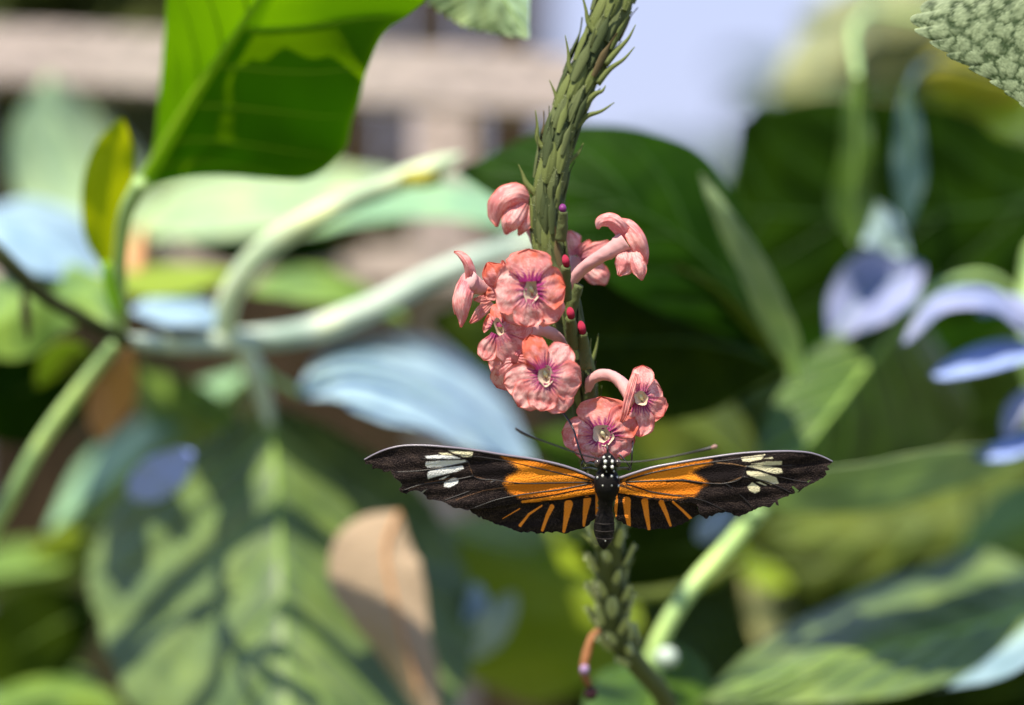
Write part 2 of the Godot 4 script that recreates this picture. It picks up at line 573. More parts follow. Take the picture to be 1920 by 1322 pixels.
func left_shrub() -> void:
	var foot := at(230, 640, 0.70)
	var s := thing("leafy_shrub", "large leaved shrub at left with a dark arching branch and backlit top leaf", "shrub", Vector3(foot.x - 0.03, 0, foot.z - 0.05))
	# branch: from the ground outside the frame, in at the left edge, to the node at 230, 640
	var g0 := Vector3(foot.x - 0.07, 0.0, foot.z - 0.03)
	part("branch", tube([g0, g0 + Vector3(-0.01, 0.5, 0), g0 + Vector3(0.0, 0.98, 0.02), at(-180, 560, 0.68), at(-60, 430, 0.68), at(0, 480, 0.68), at(90, 560, 0.685), at(170, 605, 0.69), at(240, 640, 0.70)], [0.005, 0.0045, 0.004, 0.0032, 0.0019, 0.0017, 0.0015, 0.0013, 0.0012], 10, 70, 0.15), M.bark, s)
	part("dry_bract", stalk([[48, 528, 0.683, 3], [46, 560, 0.682, 7], [50, 600, 0.682, 9], [54, 640, 0.682, 2]], 8, 0.2), mat(0.03, 0.02, 0.012, 0.8, 0.3), s)
	part("stem", stalk([[225, 636, 0.70, 10], [320, 645, 0.72, 18], [430, 640, 0.73, 22], [560, 625, 0.735, 23], [700, 575, 0.74, 23], [820, 515, 0.745, 21], [960, 465, 0.75, 20], [1060, 440, 0.755, 12]], 14), M.white_stem, s)
	part("stem", stalk([[225, 640, 0.70, 12], [224, 560, 0.69, 13], [226, 470, 0.68, 13], [240, 390, 0.672, 15], [265, 340, 0.668, 16]], 12), M.green_stem, s)
	part("leaf_stalk", stalk([[455, 640, 0.73, 14], [470, 680, 0.733, 20], [492, 740, 0.737, 17], [508, 800, 0.739, 10]], 12), M.white_stem, s)
	# top left backlit leaf
	var L := [[262, 352, 0.684, 6, 6, 0, 0], [300, 290, 0.679, 16, 80, 0.000, 0.000], [350, 205, 0.670, 62, 252, 0.001, -0.001], [405, 120, 0.661, 118, 284, 0.002, 0.000], [460, 40, 0.651, 172, 262, 0.002, -0.004], [520, -50, 0.639, 200, 225, 0.002, -0.006], [580, -150, 0.626, 190, 260, 0.002, -0.004], [660, -290, 0.612, 10, 10, 0, 0]]
	leaf(s, L, M.trans, {"n": 40, "m": 12, "ridge": 0.0002, "veins": 8.0, "rib": 15.0, "rib_mat": M.rib_lime, "wave": 0.001, "thick": 0.0, "side": 7, "side_r": 3.0})
	# unseen sheet added behind its right half to keep the light from it
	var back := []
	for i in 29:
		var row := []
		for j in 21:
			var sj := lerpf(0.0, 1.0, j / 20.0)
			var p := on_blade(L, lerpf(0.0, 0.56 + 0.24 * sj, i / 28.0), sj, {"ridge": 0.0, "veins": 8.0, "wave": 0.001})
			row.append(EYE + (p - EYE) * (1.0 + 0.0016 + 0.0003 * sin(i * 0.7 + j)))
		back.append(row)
	part("leaf", sheet(back, 0.0), M.behind, s)  # the added light blocker, hidden by the leaf before it
	# small upright leaf
	leaf(s, [[200, 500, 0.686, 8, 8, 0, 0], [195, 450, 0.683, 34, 40, 0.001, 0.001], [195, 390, 0.679, 44, 52, 0.001, 0.001], [205, 320, 0.674, 44, 48, 0.001, 0.001], [220, 260, 0.670, 30, 28, 0.001, 0.001], [228, 222, 0.667, 4, 4, 0, 0]], M.olive_trans, {"thick": 0.0, "rib": 0.0})
	part("leaf_stalk", stalk([[224, 590, 0.692, 9], [205, 540, 0.682, 9], [200, 495, 0.675, 9]], 10), M.rib_lime, s)
	# pale curled young leaf
	part("flower_stalk", stalk([[425, 640, 0.73, 18], [424, 580, 0.726, 21], [452, 518, 0.722, 23], [512, 455, 0.72, 23], [600, 402, 0.718, 22], [700, 358, 0.716, 21], [790, 322, 0.715, 20], [840, 303, 0.715, 15], [868, 290, 0.715, 3]], 12, 0.06), M.green_pale, s)
	part("bud", ellipsoid(at(790, 335, 0.712), Vector3(0.0042, 0.0018, 0.002)), M.yellow, s)
	# big striped leaf at lower left
	var B := [[500, 760, 0.740, 8, 8, 0, 0], [512, 830, 0.738, 130, 175, 0.012, 0.010], [520, 920, 0.734, 255, 300, 0.022, 0.018], [526, 1020, 0.730, 330, 355, 0.026, 0.022], [532, 1130, 0.725, 355, 360, 0.026, 0.022], [538, 1240, 0.720, 350, 330, 0.024, 0.020], [545, 1350, 0.715, 310, 260, 0.02, 0.016], [555, 1470, 0.710, 180, 150, 0.012, 0.01], [560, 1560, 0.707, 5, 5, 0, 0]]
	leaf(s, B, M.broad, {"n": 70, "m": 20, "side": 8, "side_r": 4.0, "slope": 3.2, "ridge": 0.0019, "veins": 8.0, "rib": 9.0, "rib_mat": M.rib, "teeth": 0.03, "tooth_count": 30.0})
	# leaf under the white stem, its sky sheen painted blue
	leaf(s, [[560, 740, 0.735, 6, 6, 0, 0], [640, 700, 0.738, 55, 60, 0.05, -0.02], [740, 715, 0.74, 92, 78, 0.07, -0.03], [840, 760, 0.745, 90, 60, 0.07, -0.03], [920, 815, 0.75, 60, 40, 0.05, -0.02], [1000, 870, 0.755, 4, 4, 0, 0]], M.sheen_bud_blue, {"rib": 3.0, "ridge": 0.001})
	part("leaf_stalk", stalk([[455, 640, 0.735, 8], [500, 700, 0.735, 8], [565, 740, 0.735, 7]], 8), M.green_stem, s)
	# little lilac leaf over the stem, lime leaf and others behind
	leaf(s, [[420, 612, 0.735, 5, 5, 0, 0], [370, 585, 0.735, 30, 28, -0.02, 0.03], [310, 578, 0.735, 32, 30, -0.02, 0.03], [246, 582, 0.735, 4, 4, 0, 0]], M.sheen_bud_blue, {"rib": 2.0})
	leaf(s, [[180, 520, 0.76, 5, 5, 0, 0], [260, 528, 0.76, 26, 26, 0.02, -0.01], [340, 525, 0.76, 28, 26, 0.02, -0.01], [440, 512, 0.76, 4, 4, 0, 0]], M.lime, {"rib": 0.0})
	leaf(s, [[470, 545, 0.77, 5, 5, 0, 0], [540, 535, 0.77, 30, 26, 0.03, -0.02], [640, 548, 0.775, 34, 26, 0.03, -0.02], [760, 600, 0.78, 4, 4, 0, 0]], M.light, {"rib": 2.0})
	# pale sunlit leaves at upper left, a little behind
	leaf(s, [[300, 470, 0.86, 8, 8, 0, 0], [220, 420, 0.86, 90, 90, -0.02, 0.07], [150, 330, 0.865, 120, 110, -0.02, 0.08], [110, 230, 0.87, 95, 80, -0.02, 0.07], [95, 140, 0.875, 6, 6, 0, 0]], M.pale, {"rib": 3.0, "ridge": 0.001})
	leaf(s, [[250, 440, 0.84, 8, 8, 0, 0], [350, 395, 0.84, 60, 55, 0.07, -0.02], [480, 375, 0.845, 70, 62, 0.08, -0.02], [620, 370, 0.85, 62, 55, 0.07, -0.02], [740, 330, 0.855, 6, 6, 0, 0]], M.pale, {"rib": 3.0, "ridge": 0.001})
	leaf(s, [[590, 430, 0.80, 6, 6, 0, 0], [700, 385, 0.80, 34, 30, 0.05, -0.02], [840, 375, 0.80, 36, 34, 0.05, -0.02], [970, 400, 0.80, 34, 30, 0.05, -0.02], [1130, 430, 0.80, 5, 5, 0, 0]], M.mint, {"rib": 2.0})
	leaf(s, [[190, 520, 0.765, 6, 6, 0, 0], [130, 470, 0.765, 62, 60, -0.03, 0.06], [50, 430, 0.765, 66, 56, -0.03, 0.06], [-60, 410, 0.765, 6, 6, 0, 0]], M.sheen_bud_blue, {"rib": 2.0, "ridge": 0.001})
	# greens at the left edge
	leaf(s, [[220, 640, 0.72, 6, 6, 0, 0], [170, 570, 0.725, 40, 50, 0, 0.02], [100, 560, 0.73, 70, 70, 0, 0.03], [0, 600, 0.735, 80, 70, 0, 0.03], [-90, 640, 0.74, 6, 6, 0, 0]], M.light, {"rib": 2.0})
	leaf(s, [[190, 660, 0.75, 6, 6, 0, 0], [120, 700, 0.75, 80, 60, 0.01, 0.0], [20, 740, 0.75, 100, 80, 0.01, 0.0], [-110, 780, 0.75, 6, 6, 0, 0]], M.dark, {"rib": 2.0})
	leaf(s, [[170, 660, 0.73, 4, 4, 0, 0], [130, 660, 0.73, 22, 22, 0.01, -0.01], [95, 685, 0.73, 26, 24, 0.01, -0.01], [70, 725, 0.73, 4, 4, 0, 0]], M.lime, {"rib": 0.0})
	part("stem", stalk([[220, 640, 0.705, 11], [165, 710, 0.71, 13], [90, 810, 0.715, 14], [20, 930, 0.72, 15], [-60, 1080, 0.73, 16], [-110, 1500, 0.74, 18]], 12), M.green_stem, s)
	# mint leaf running down to the left, then lower left corner
	leaf(s, [[480, 690, 0.80, 8, 8, 0, 0], [400, 760, 0.80, 50, 50, 0.02, 0.03], [290, 840, 0.80, 68, 62, 0.02, 0.04], [190, 920, 0.80, 66, 62, 0.02, 0.04], [90, 1000, 0.80, 6, 6, 0, 0]], M.mint, {"rib": 2.0})
	leaf(s, [[260, 690, 0.79, 6, 6, 0, 0], [300, 740, 0.79, 46, 50, 0.0, 0.03], [380, 790, 0.79, 56, 50, 0.0, 0.03], [500, 860, 0.79, 6, 6, 0, 0]], M.light, {"rib": 2.0})
	leaf(s, [[180, 1010, 0.82, 6, 6, 0, 0], [120, 1060, 0.82, 50, 44, 0.03, 0.06], [20, 1080, 0.82, 66, 60, 0.03, 0.06], [-80, 1090, 0.82, 6, 6, 0, 0]], M.light, {"rib": 2.0})
	leaf(s, [[165, 1010, 0.80, 4, 4, 0, 0], [140, 1015, 0.80, 30, 30, 0.01, 0.0], [100, 1030, 0.80, 26, 26, 0.01, 0.0], [60, 1050, 0.80, 4, 4, 0, 0]], M.lime, {"rib": 0.0})
	leaf(s, [[190, 1130, 0.78, 6, 6, 0, 0], [110, 1170, 0.78, 80, 80, 0.0, 0.0], [20, 1220, 0.78, 90, 80, 0.0, 0.0], [-80, 1260, 0.78, 6, 6, 0, 0]], M.deep, {"rib": 2.0})
	leaf(s, [[-60, 1360, 0.76, 6, 6, 0, 0], [40, 1310, 0.76, 50, 50, 0.04, 0.0], [120, 1300, 0.76, 56, 50, 0.04, 0.0], [230, 1330, 0.76, 6, 6, 0, 0]], M.light, {"rib": 2.0})
	# dark greens filling behind the white stem
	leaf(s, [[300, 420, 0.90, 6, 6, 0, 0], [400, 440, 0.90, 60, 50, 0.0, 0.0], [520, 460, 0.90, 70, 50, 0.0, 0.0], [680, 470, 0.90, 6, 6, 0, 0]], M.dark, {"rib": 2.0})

func middle_plant() -> void:
	var foot := at(1500, 700, 0.715)
	var s := thing("broad_leaved_plant", "plant with broad dark green leaves and a pale stalk right of the spike", "plant", Vector3(foot.x, 0, foot.z - 0.02))
	part("stem", tube([Vector3(foot.x, 0, foot.z - 0.02), Vector3(foot.x + 0.01, 0.6, foot.z - 0.01), at(1236, 1420, 0.70), at(1232, 1212, 0.69), at(1290, 1110, 0.69), at(1360, 1030, 0.695), at(1420, 960, 0.71), at(1480, 840, 0.755), at(1492, 700, 0.735)], [0.0045, 0.004, 0.003, 0.0017, 0.0016, 0.0016, 0.0016, 0.0015, 0.0012], 12, 60), M.green_stem, s)
	leaf(s, [[1495, 712, 0.712, 8, 8, 0, 0], [1478, 650, 0.700, 24, 24, 0.004, -0.003], [1448, 580, 0.690, 30, 28, 0.005, -0.003], [1412, 500, 0.684, 27, 26, 0.005, -0.003], [1372, 430, 0.682, 21, 20, 0.004, -0.002], [1338, 370, 0.681, 12, 12, 0.002, -0.001], [1315, 325, 0.681, 3, 3, 0, 0]], M.pale, {"rib": 4.0, "rib_mat": M.green_stem, "ridge": 0.0006, "veins": 4.0})
	# upper dark leaf
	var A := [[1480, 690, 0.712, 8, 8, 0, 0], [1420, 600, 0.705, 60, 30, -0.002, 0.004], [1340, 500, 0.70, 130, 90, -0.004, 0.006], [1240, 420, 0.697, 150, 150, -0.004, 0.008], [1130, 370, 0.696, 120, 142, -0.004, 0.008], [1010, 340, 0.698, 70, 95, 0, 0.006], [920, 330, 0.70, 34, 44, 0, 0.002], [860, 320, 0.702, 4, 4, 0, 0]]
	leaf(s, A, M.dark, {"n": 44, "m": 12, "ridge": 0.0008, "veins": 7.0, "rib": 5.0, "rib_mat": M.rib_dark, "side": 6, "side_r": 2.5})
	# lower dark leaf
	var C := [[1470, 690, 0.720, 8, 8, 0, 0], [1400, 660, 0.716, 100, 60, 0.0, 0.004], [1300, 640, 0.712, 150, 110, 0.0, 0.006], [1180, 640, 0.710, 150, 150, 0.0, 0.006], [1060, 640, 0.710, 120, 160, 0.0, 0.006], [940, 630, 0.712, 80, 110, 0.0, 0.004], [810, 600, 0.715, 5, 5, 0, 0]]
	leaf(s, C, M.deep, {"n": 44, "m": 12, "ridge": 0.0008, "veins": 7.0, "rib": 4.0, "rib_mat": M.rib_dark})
	# pale fold that shows between them
	leaf(s, [[1470, 680, 0.705, 5, 5, 0, 0], [1400, 610, 0.703, 16, 16, 0.004, -0.004], [1320, 545, 0.702, 20, 18, 0.006, -0.004], [1230, 505, 0.702, 24, 18, 0.006, -0.004], [1140, 480, 0.703, 4, 4, 0, 0]], M.olive, {"rib": 0.0})
	# olive leaf under the dark one
	leaf(s, [[1420, 900, 0.74, 6, 6, 0, 0], [1360, 840, 0.74, 60, 60, 0.0, 0.02], [1280, 790, 0.74, 90, 80, 0.0, 0.02], [1180, 760, 0.74, 70, 60, 0.0, 0.02], [1080, 730, 0.74, 5, 5, 0, 0]], M.olive, {"rib": 2.0})
	leaf(s, [[1400, 930, 0.78, 6, 6, 0, 0], [1320, 900, 0.78, 60, 60, 0.03, 0.0], [1220, 870, 0.78, 80, 70, 0.04, 0.0], [1100, 850, 0.78, 70, 60, 0.03, 0.0], [980, 820, 0.78, 5, 5, 0, 0]], M.mid, {"rib": 2.0})
	# dark leaf below the butterfly, right of the lower spike
	leaf(s, [[1390, 990, 0.74, 6, 6, 0, 0], [1340, 1010, 0.738, 60, 50, 0, 0], [1270, 1030, 0.736, 80, 60, 0, 0], [1170, 1040, 0.735, 70, 60, 0, 0], [1080, 1040, 0.735, 5, 5, 0, 0]], M.deep, {"rib": 2.0})
	part("leaf_stalk", stalk([[1400, 1050, 0.72, 9], [1320, 1095, 0.72, 14], [1240, 1115, 0.72, 15], [1165, 1118, 0.72, 10]], 10), M.olive, s)
	# leaves at the bottom
	leaf(s, [[1240, 1190, 0.70, 5, 5, 0, 0], [1240, 1250, 0.694, 90, 60, 0.004, 0.004], [1220, 1320, 0.684, 120, 120, 0.004, 0.004], [1200, 1400, 0.672, 100, 100, 0.01, 0.01], [1190, 1480, 0.692, 5, 5, 0, 0]], M.mid, {"rib": 3.0, "ridge": 0.0006})
	leaf(s, [[1200, 1180, 0.78, 6, 6, 0, 0], [1110, 1110, 0.78, 70, 80, 0, 0.02], [1010, 1070, 0.78, 90, 90, 0, 0.02], [900, 1030, 0.78, 80, 70, 0, 0.02], [800, 1000, 0.78, 5, 5, 0, 0]], M.lime, {"rib": 2.0})
	leaf(s, [[1180, 1250, 0.80, 6, 6, 0, 0], [1090, 1230, 0.80, 70, 70, 0, 0.0], [980, 1230, 0.80, 90, 90, 0.02, 0.0], [860, 1260, 0.80, 5, 5, 0, 0]], M.lime, {"rib": 2.0})
	leaf(s, [[1120, 960, 0.82, 6, 6, 0, 0], [1040, 990, 0.82, 50, 50, 0.04, 0.0], [950, 1010, 0.82, 56, 50, 0.04, 0.0], [860, 990, 0.82, 5, 5, 0, 0]], M.pale, {"rib": 2.0})
	leaf(s, [[1380, 1010, 0.83, 5, 5, 0, 0], [1410, 1065, 0.83, 20, 20, 0.01, -0.01], [1445, 1085, 0.83, 22, 22, 0.01, -0.01], [1480, 1100, 0.83, 4, 4, 0, 0]], M.lime, {"rib": 0.0})
	leaf(s, [[1390, 1020, 0.85, 5, 5, 0, 0], [1440, 1130, 0.85, 40, 40, 0.0, 0.0], [1460, 1200, 0.85, 40, 40, 0.0, 0.0], [1480, 1290, 0.85, 4, 4, 0, 0]], M.cream, {"rib": 0.0})
	part("bud", ellipsoid(at(1250, 1232, 0.685), Vector3(0.0021, 0.0019, 0.0021)), M.white_stem, s)

func right_plant() -> void:
	var foot := at(1980, 760, 0.76)
	var s := thing("drooping_leaf_plant", "plant at right with long drooping ribbed green leaves behind the right wing", "plant", Vector3(foot.x, 0, foot.z))
	part("stem", tube([Vector3(foot.x + 0.01, 0, foot.z), Vector3(foot.x + 0.012, 0.6, foot.z), at(2010, 1100, 0.76), at(1960, 760, 0.76), at(1940, 600, 0.76), at(1990, 300, 0.80), at(2000, 60, 0.82)], [0.005, 0.0045, 0.004, 0.0035, 0.003, 0.0025, 0.0015], 12, 50), M.green_stem, s)
	# pale ribbed leaf reaching left behind the right wing
	leaf(s, [[1705, 585, 0.745, 40, 6, 0.02, 0], [1668, 632, 0.74, 190, 46, 0.05, 0.004], [1622, 692, 0.735, 222, 88, 0.06, 0.006], [1570, 762, 0.728, 190, 104, 0.05, 0.006], [1510, 838, 0.722, 116, 92, 0.03, 0.006], [1455, 905, 0.718, 52, 52, 0.012, 0.003], [1405, 960, 0.716, 4, 4, 0, 0]], M.mid, {"n": 50, "m": 16, "ridge": 0.0016, "veins": 7.0, "slope": 2.2, "rib": 9.0, "side": 7, "side_r": 4.0})
	part("leaf_stalk", stalk([[1705, 587, 0.745, 9], [1760, 540, 0.75, 9], [1850, 520, 0.755, 9], [1942, 600, 0.76, 9]], 10), M.green_stem, s)
	leaf(s, [[1960, 850, 0.74, 6, 6, 0, 0], [1800, 875, 0.72, 36, 36, 0.012, -0.03], [1650, 905, 0.71, 48, 40, 0.012, -0.03], [1510, 922, 0.705, 38, 34, 0.01, -0.02], [1380, 935, 0.70, 6, 6, 0, 0]], M.pale, {"rib": 3.0})
	# bottom right leaf with ribs
	leaf(s, [[2010, 1110, 0.73, 8, 8, 0, 0], [1900, 1150, 0.72, 60, 120, -0.01, 0.05], [1760, 1190, 0.71, 90, 130, -0.01, 0.06], [1600, 1225, 0.70, 90, 100, -0.01, 0.05], [1460, 1265, 0.695, 60, 70, -0.006, 0.04], [1310, 1320, 0.69, 6, 6, 0, 0]], M.broad, {"n": 50, "m": 14, "ridge": 0.0022, "veins": 8.0, "slope": 2.6, "rib": 6.0, "seed": 3.0, "side": 8, "side_r": 3.0})
	leaf(s, [[2010, 1130, 0.715, 8, 8, 0, 0], [1930, 1180, 0.712, 50, 60, -0.03, 0.06], [1850, 1225, 0.71, 54, 60, -0.03, 0.06], [1750, 1290, 0.706, 5, 5, 0, 0]], M.sheen_bud_blue, {"rib": 3.0, "ridge": 0.001})  # added leaf whose blue paints in the ribbed leaf's sky sheen
	leaf(s, [[2000, 1280, 0.75, 6, 6, 0, 0], [1850, 1300, 0.75, 60, 60, 0, 0], [1650, 1330, 0.75, 80, 60, 0, 0], [1480, 1350, 0.75, 5, 5, 0, 0]], M.deep, {"rib": 2.0})
	leaf(s, [[2000, 1060, 0.77, 6, 6, 0, 0], [1850, 1090, 0.77, 60, 50, 0, 0], [1700, 1110, 0.77, 70, 50, 0, 0], [1520, 1130, 0.77, 5, 5, 0, 0]], M.deep, {"rib": 2.0})
	# green block behind the right wing
	leaf(s, [[2000, 900, 0.84, 6, 6, 0, 0], [1850, 960, 0.84, 110, 110, 0.0, 0.02], [1690, 1000, 0.84, 140, 120, 0.0, 0.02], [1540, 1010, 0.84, 110, 100, 0.0, 0.02], [1400, 990, 0.84, 5, 5, 0, 0]], M.olive, {"rib": 3.0, "ridge": 0.003, "side": 5})
	leaf(s, [[2010, 920, 0.81, 6, 6, 0, 0], [1960, 960, 0.81, 70, 70, 0.0, 0.02], [1890, 1000, 0.81, 70, 70, 0.0, 0.02], [1790, 1040, 0.81, 5, 5, 0, 0]], M.light, {"rib": 2.0})
	# broad dark leaves in the upper right
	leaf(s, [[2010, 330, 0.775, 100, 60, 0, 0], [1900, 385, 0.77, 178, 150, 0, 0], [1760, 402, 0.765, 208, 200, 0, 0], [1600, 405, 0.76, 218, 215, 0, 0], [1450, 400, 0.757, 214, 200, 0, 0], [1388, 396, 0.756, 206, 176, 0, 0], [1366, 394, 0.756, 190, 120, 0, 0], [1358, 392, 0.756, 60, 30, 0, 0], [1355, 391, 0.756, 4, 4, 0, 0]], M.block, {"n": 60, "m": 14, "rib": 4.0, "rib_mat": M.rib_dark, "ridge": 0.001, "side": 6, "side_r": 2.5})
	leaf(s, [[2000, 560, 0.88, 8, 8, 0, 0], [1850, 540, 0.88, 110, 110, 0, 0], [1700, 560, 0.88, 130, 130, 0, 0], [1540, 600, 0.88, 110, 110, 0, 0], [1400, 640, 0.88, 6, 6, 0, 0]], M.dark, {"rib": 3.0})
	leaf(s, [[1610, 140, 0.735, 6, 6, 0, 0], [1606, 220, 0.735, 26, 26, 0.0, 0.0], [1606, 300, 0.735, 34, 34, 0.0, 0.0], [1600, 390, 0.735, 40, 44, 0.004, 0.004], [1610, 460, 0.735, 5, 5, 0, 0]], M.mid, {"rib": 3.0})
	leaf(s, [[1700, 160, 0.74, 6, 6, 0, 0], [1705, 240, 0.74, 24, 26, 0, 0], [1705, 330, 0.74, 30, 30, 0, 0], [1700, 430, 0.74, 5, 5, 0, 0]], M.teal, {"rib": 2.0})
	part("leaf_stalk", stalk([[1995, 150, 0.83, 6], [1850, 60, 0.83, 7], [1700, 30, 0.83, 7], [1610, 40, 0.79, 8], [1608, 150, 0.737, 7]], 8), M.green_stem, s)
	part("leaf_stalk", stalk([[1995, 170, 0.835, 6], [1850, 130, 0.835, 6], [1740, 120, 0.79, 6], [1700, 170, 0.742, 6]], 8), M.teal, s)
	leaf(s, [[1960, 160, 0.90, 6, 6, 0, 0], [1880, 150, 0.90, 50, 50, 0.04, 0], [1800, 130, 0.90, 50, 46, 0.04, 0], [1720, 130, 0.90, 5, 5, 0, 0]], M.yellow, {"rib": 2.0})
	leaf(s, [[1960, 180, 0.92, 6, 6, 0, 0], [1900, 190, 0.92, 50, 50, 0.04, 0], [1830, 195, 0.92, 46, 40, 0.04, 0], [1740, 200, 0.92, 5, 5, 0, 0]], M.lime, {"rib": 2.0})
	leaf(s, [[2000, 60, 0.97, 6, 6, 0, 0], [1880, 20, 0.97, 60, 60, 0.0, 0.02], [1720, 60, 0.97, 80, 80, 0.0, 0.03], [1560, 110, 0.97, 70, 80, 0.0, 0.03], [1440, 180, 0.97, 5, 5, 0, 0]], M.cream, {"rib": 2.0})
	leaf(s, [[1980, -40, 0.95, 6, 6, 0, 0], [1840, -30, 0.95, 60, 60, 0.0, 0.02], [1660, 10, 0.95, 60, 60, 0.0, 0.02], [1490, 40, 0.95, 5, 5, 0, 0]], M.cream, {"rib": 2.0})
	# leaf ends around 1620, 540, sky highlights painted lilac and blue
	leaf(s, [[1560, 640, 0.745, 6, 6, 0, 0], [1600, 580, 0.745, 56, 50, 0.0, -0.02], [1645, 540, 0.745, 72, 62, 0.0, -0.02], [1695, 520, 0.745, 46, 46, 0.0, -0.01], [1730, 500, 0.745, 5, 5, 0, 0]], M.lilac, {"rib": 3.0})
	leaf(s, [[1700, 480, 0.754, 6, 6, 0, 0], [1660, 440, 0.753, 36, 36, 0, 0], [1620, 410, 0.753, 38, 38, 0, 0], [1570, 390, 0.754, 5, 5, 0, 0]], M.sheen_bud_blue, {"rib": 3.0})
	leaf(s, [[1950, 570, 0.78, 6, 6, 0, 0], [1850, 545, 0.78, 26, 24, 0.03, -0.01], [1740, 560, 0.78, 26, 24, 0.03, -0.01], [1600, 640, 0.78, 20, 20, 0.02, -0.01], [1480, 720, 0.78, 5, 5, 0, 0]], M.mint, {"rib": 2.0})

func near_leaves() -> void:
	# sharp, blistered leaf in the upper right corner
	var foot := at(2250, 661, 0.61)
	var s := thing("nettle_leaved_plant", "plant whose crinkled grey green leaf fills the upper right corner", "plant", Vector3(foot.x, 0, foot.z))
	part("stem", tube([Vector3(foot.x, 0, foot.z), Vector3(foot.x, 0.7, foot.z), at(2260, 400, 0.61), at(2240, -120, 0.60)], [0.004, 0.0035, 0.003, 0.002], 10, 40), M.bark, s)
	part("leaf_stalk", stalk([[2240, -120, 0.60, 16], [2160, -150, 0.597, 15], [2090, -140, 0.596, 14]], 10), M.green_stem, s)
	blistered(s)
	# leaf at the top edge, left of the spike
	var f2 := at(-460, 661, 0.66)
	var t := thing("overhanging_plant", "plant whose toothed grey green leaf tip hangs in at the top edge", "plant", Vector3(f2.x, 0, f2.z))
	part("stem", tube([Vector3(f2.x, 0, f2.z), Vector3(f2.x, 0.6, f2.z), Vector3(f2.x, 1.05, f2.z), at(-420, -350, 0.66), at(200, -480, 0.66), at(810, -260, 0.645)], [0.004, 0.0035, 0.003, 0.0025, 0.002, 0.0015], 10, 40), M.green_stem, t)
	leaf(t, [[810, -260, 0.645, 8, 8, 0, 0], [850, -180, 0.642, 140, 140, 0.01, 0.01], [895, -100, 0.64, 130, 160, 0.012, 0.012], [935, -20, 0.638, 76, 112, 0.008, 0.01], [965, 30, 0.637, 33, 62, 0.003, 0.004], [990, 72, 0.636, 3, 3, 0, 0]], M.pale, {"n": 80, "m": 12, "teeth": 0.10, "tooth_count": 26.0, "ridge": 0.0010, "veins": 7.0, "rib": 5.0})

func blistered(s: Node3D) -> void:
	var cells := FastNoiseLite.new()
	cells.noise_type = FastNoiseLite.TYPE_CELLULAR
	cells.cellular_return_type = FastNoiseLite.RETURN_DISTANCE2_SUB
	cells.frequency = 0.026
	cells.seed = 9
	var small := cells.duplicate()
	small.frequency = 0.11
	small.seed = 2
	# midrib from 2090, -140 to about 1945, 250 ; left half reaches the corner
	var st := [[2090, -140, 0.596, 10, 10, 0, 0], [2075, -90, 0.595, 240, 200, 0.004, 0.006], [2060, -20, 0.594, 352, 240, 0.005, 0.006], [2040, 60, 0.594, 290, 240, 0.004, 0.006], [2020, 140, 0.594, 170, 200, 0.003, 0.005], [2000, 200, 0.594, 80, 110, 0.002, 0.003], [1985, 260, 0.595, 4, 4, 0, 0]]
	var grid := []
	var cols := []
	var n := 170
	var m := 80
	for i in n + 1:
		var t := float(i) / n
		var a := spline(st, t)
		var row := []
		var crow := []
		for j in range(-m, m + 1):
			var u := float(j) / m
			var w: float = a[4] if u > 0 else a[3]
			var e: float = a[6] if u > 0 else a[5]
			var q := absf(u)
			var ph := fposmod(t * 15.0, 1.0)
			var tooth := 1.0 - (0.055 * (1.0 - pow(sin(PI * pow(ph, 0.7)), 0.5)) + 0.03 * ph) * smoothstep(0.80, 1.0, q)
			var x: float = a[0] + u * w * tooth
			var y: float = a[1] + q * w * 0.20 * (1.0 - t)
			var wx := x + 9.0 * noise.get_noise_2d(x, y)
			var wy := y + 9.0 * noise.get_noise_2d(y + 70.0, x)
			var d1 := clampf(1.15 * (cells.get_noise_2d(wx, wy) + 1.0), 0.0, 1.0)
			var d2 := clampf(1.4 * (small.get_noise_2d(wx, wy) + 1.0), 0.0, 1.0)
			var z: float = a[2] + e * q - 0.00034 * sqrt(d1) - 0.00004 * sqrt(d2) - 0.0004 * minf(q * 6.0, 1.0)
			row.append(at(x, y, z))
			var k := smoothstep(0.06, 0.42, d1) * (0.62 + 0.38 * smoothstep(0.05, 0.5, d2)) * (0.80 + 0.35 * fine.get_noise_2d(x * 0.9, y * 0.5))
			crow.append(Color(0.016, 0.038, 0.005).lerp(Color(0.30, 0.37, 0.20), clampf(k, 0, 1)))  # groove shade painted in darker, tops pale with hairs
		grid.append(row)
		cols.append(crow)
	var mt := mat(1, 1, 1, 0.6, 0.4, Color(0.15, 0.15, 0.1))
	mt.albedo_color = Color.WHITE
	mt.vertex_color_use_as_albedo = true
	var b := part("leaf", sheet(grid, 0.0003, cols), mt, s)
	var rows := []
	for i in 9:
		var a := spline(st, i / 8.0 * 0.97)
		rows.append([a[0], a[1], a[2] - 0.0004, 6.0 - i * 0.6])
	part("midrib", stalk(rows, 8), M.rib, b)

func straps(o: Node3D, list: Array, m: Material) -> void:
	# long soft petals: rows of points, half width
	for a in list:
		part("petal", blade(leaf_rows(a[0], a[1], a[1], -a[2], a[2], "round"), {"n": 18, "m": 5, "thick": 0.00015, "seed": a[1]}), m, o)

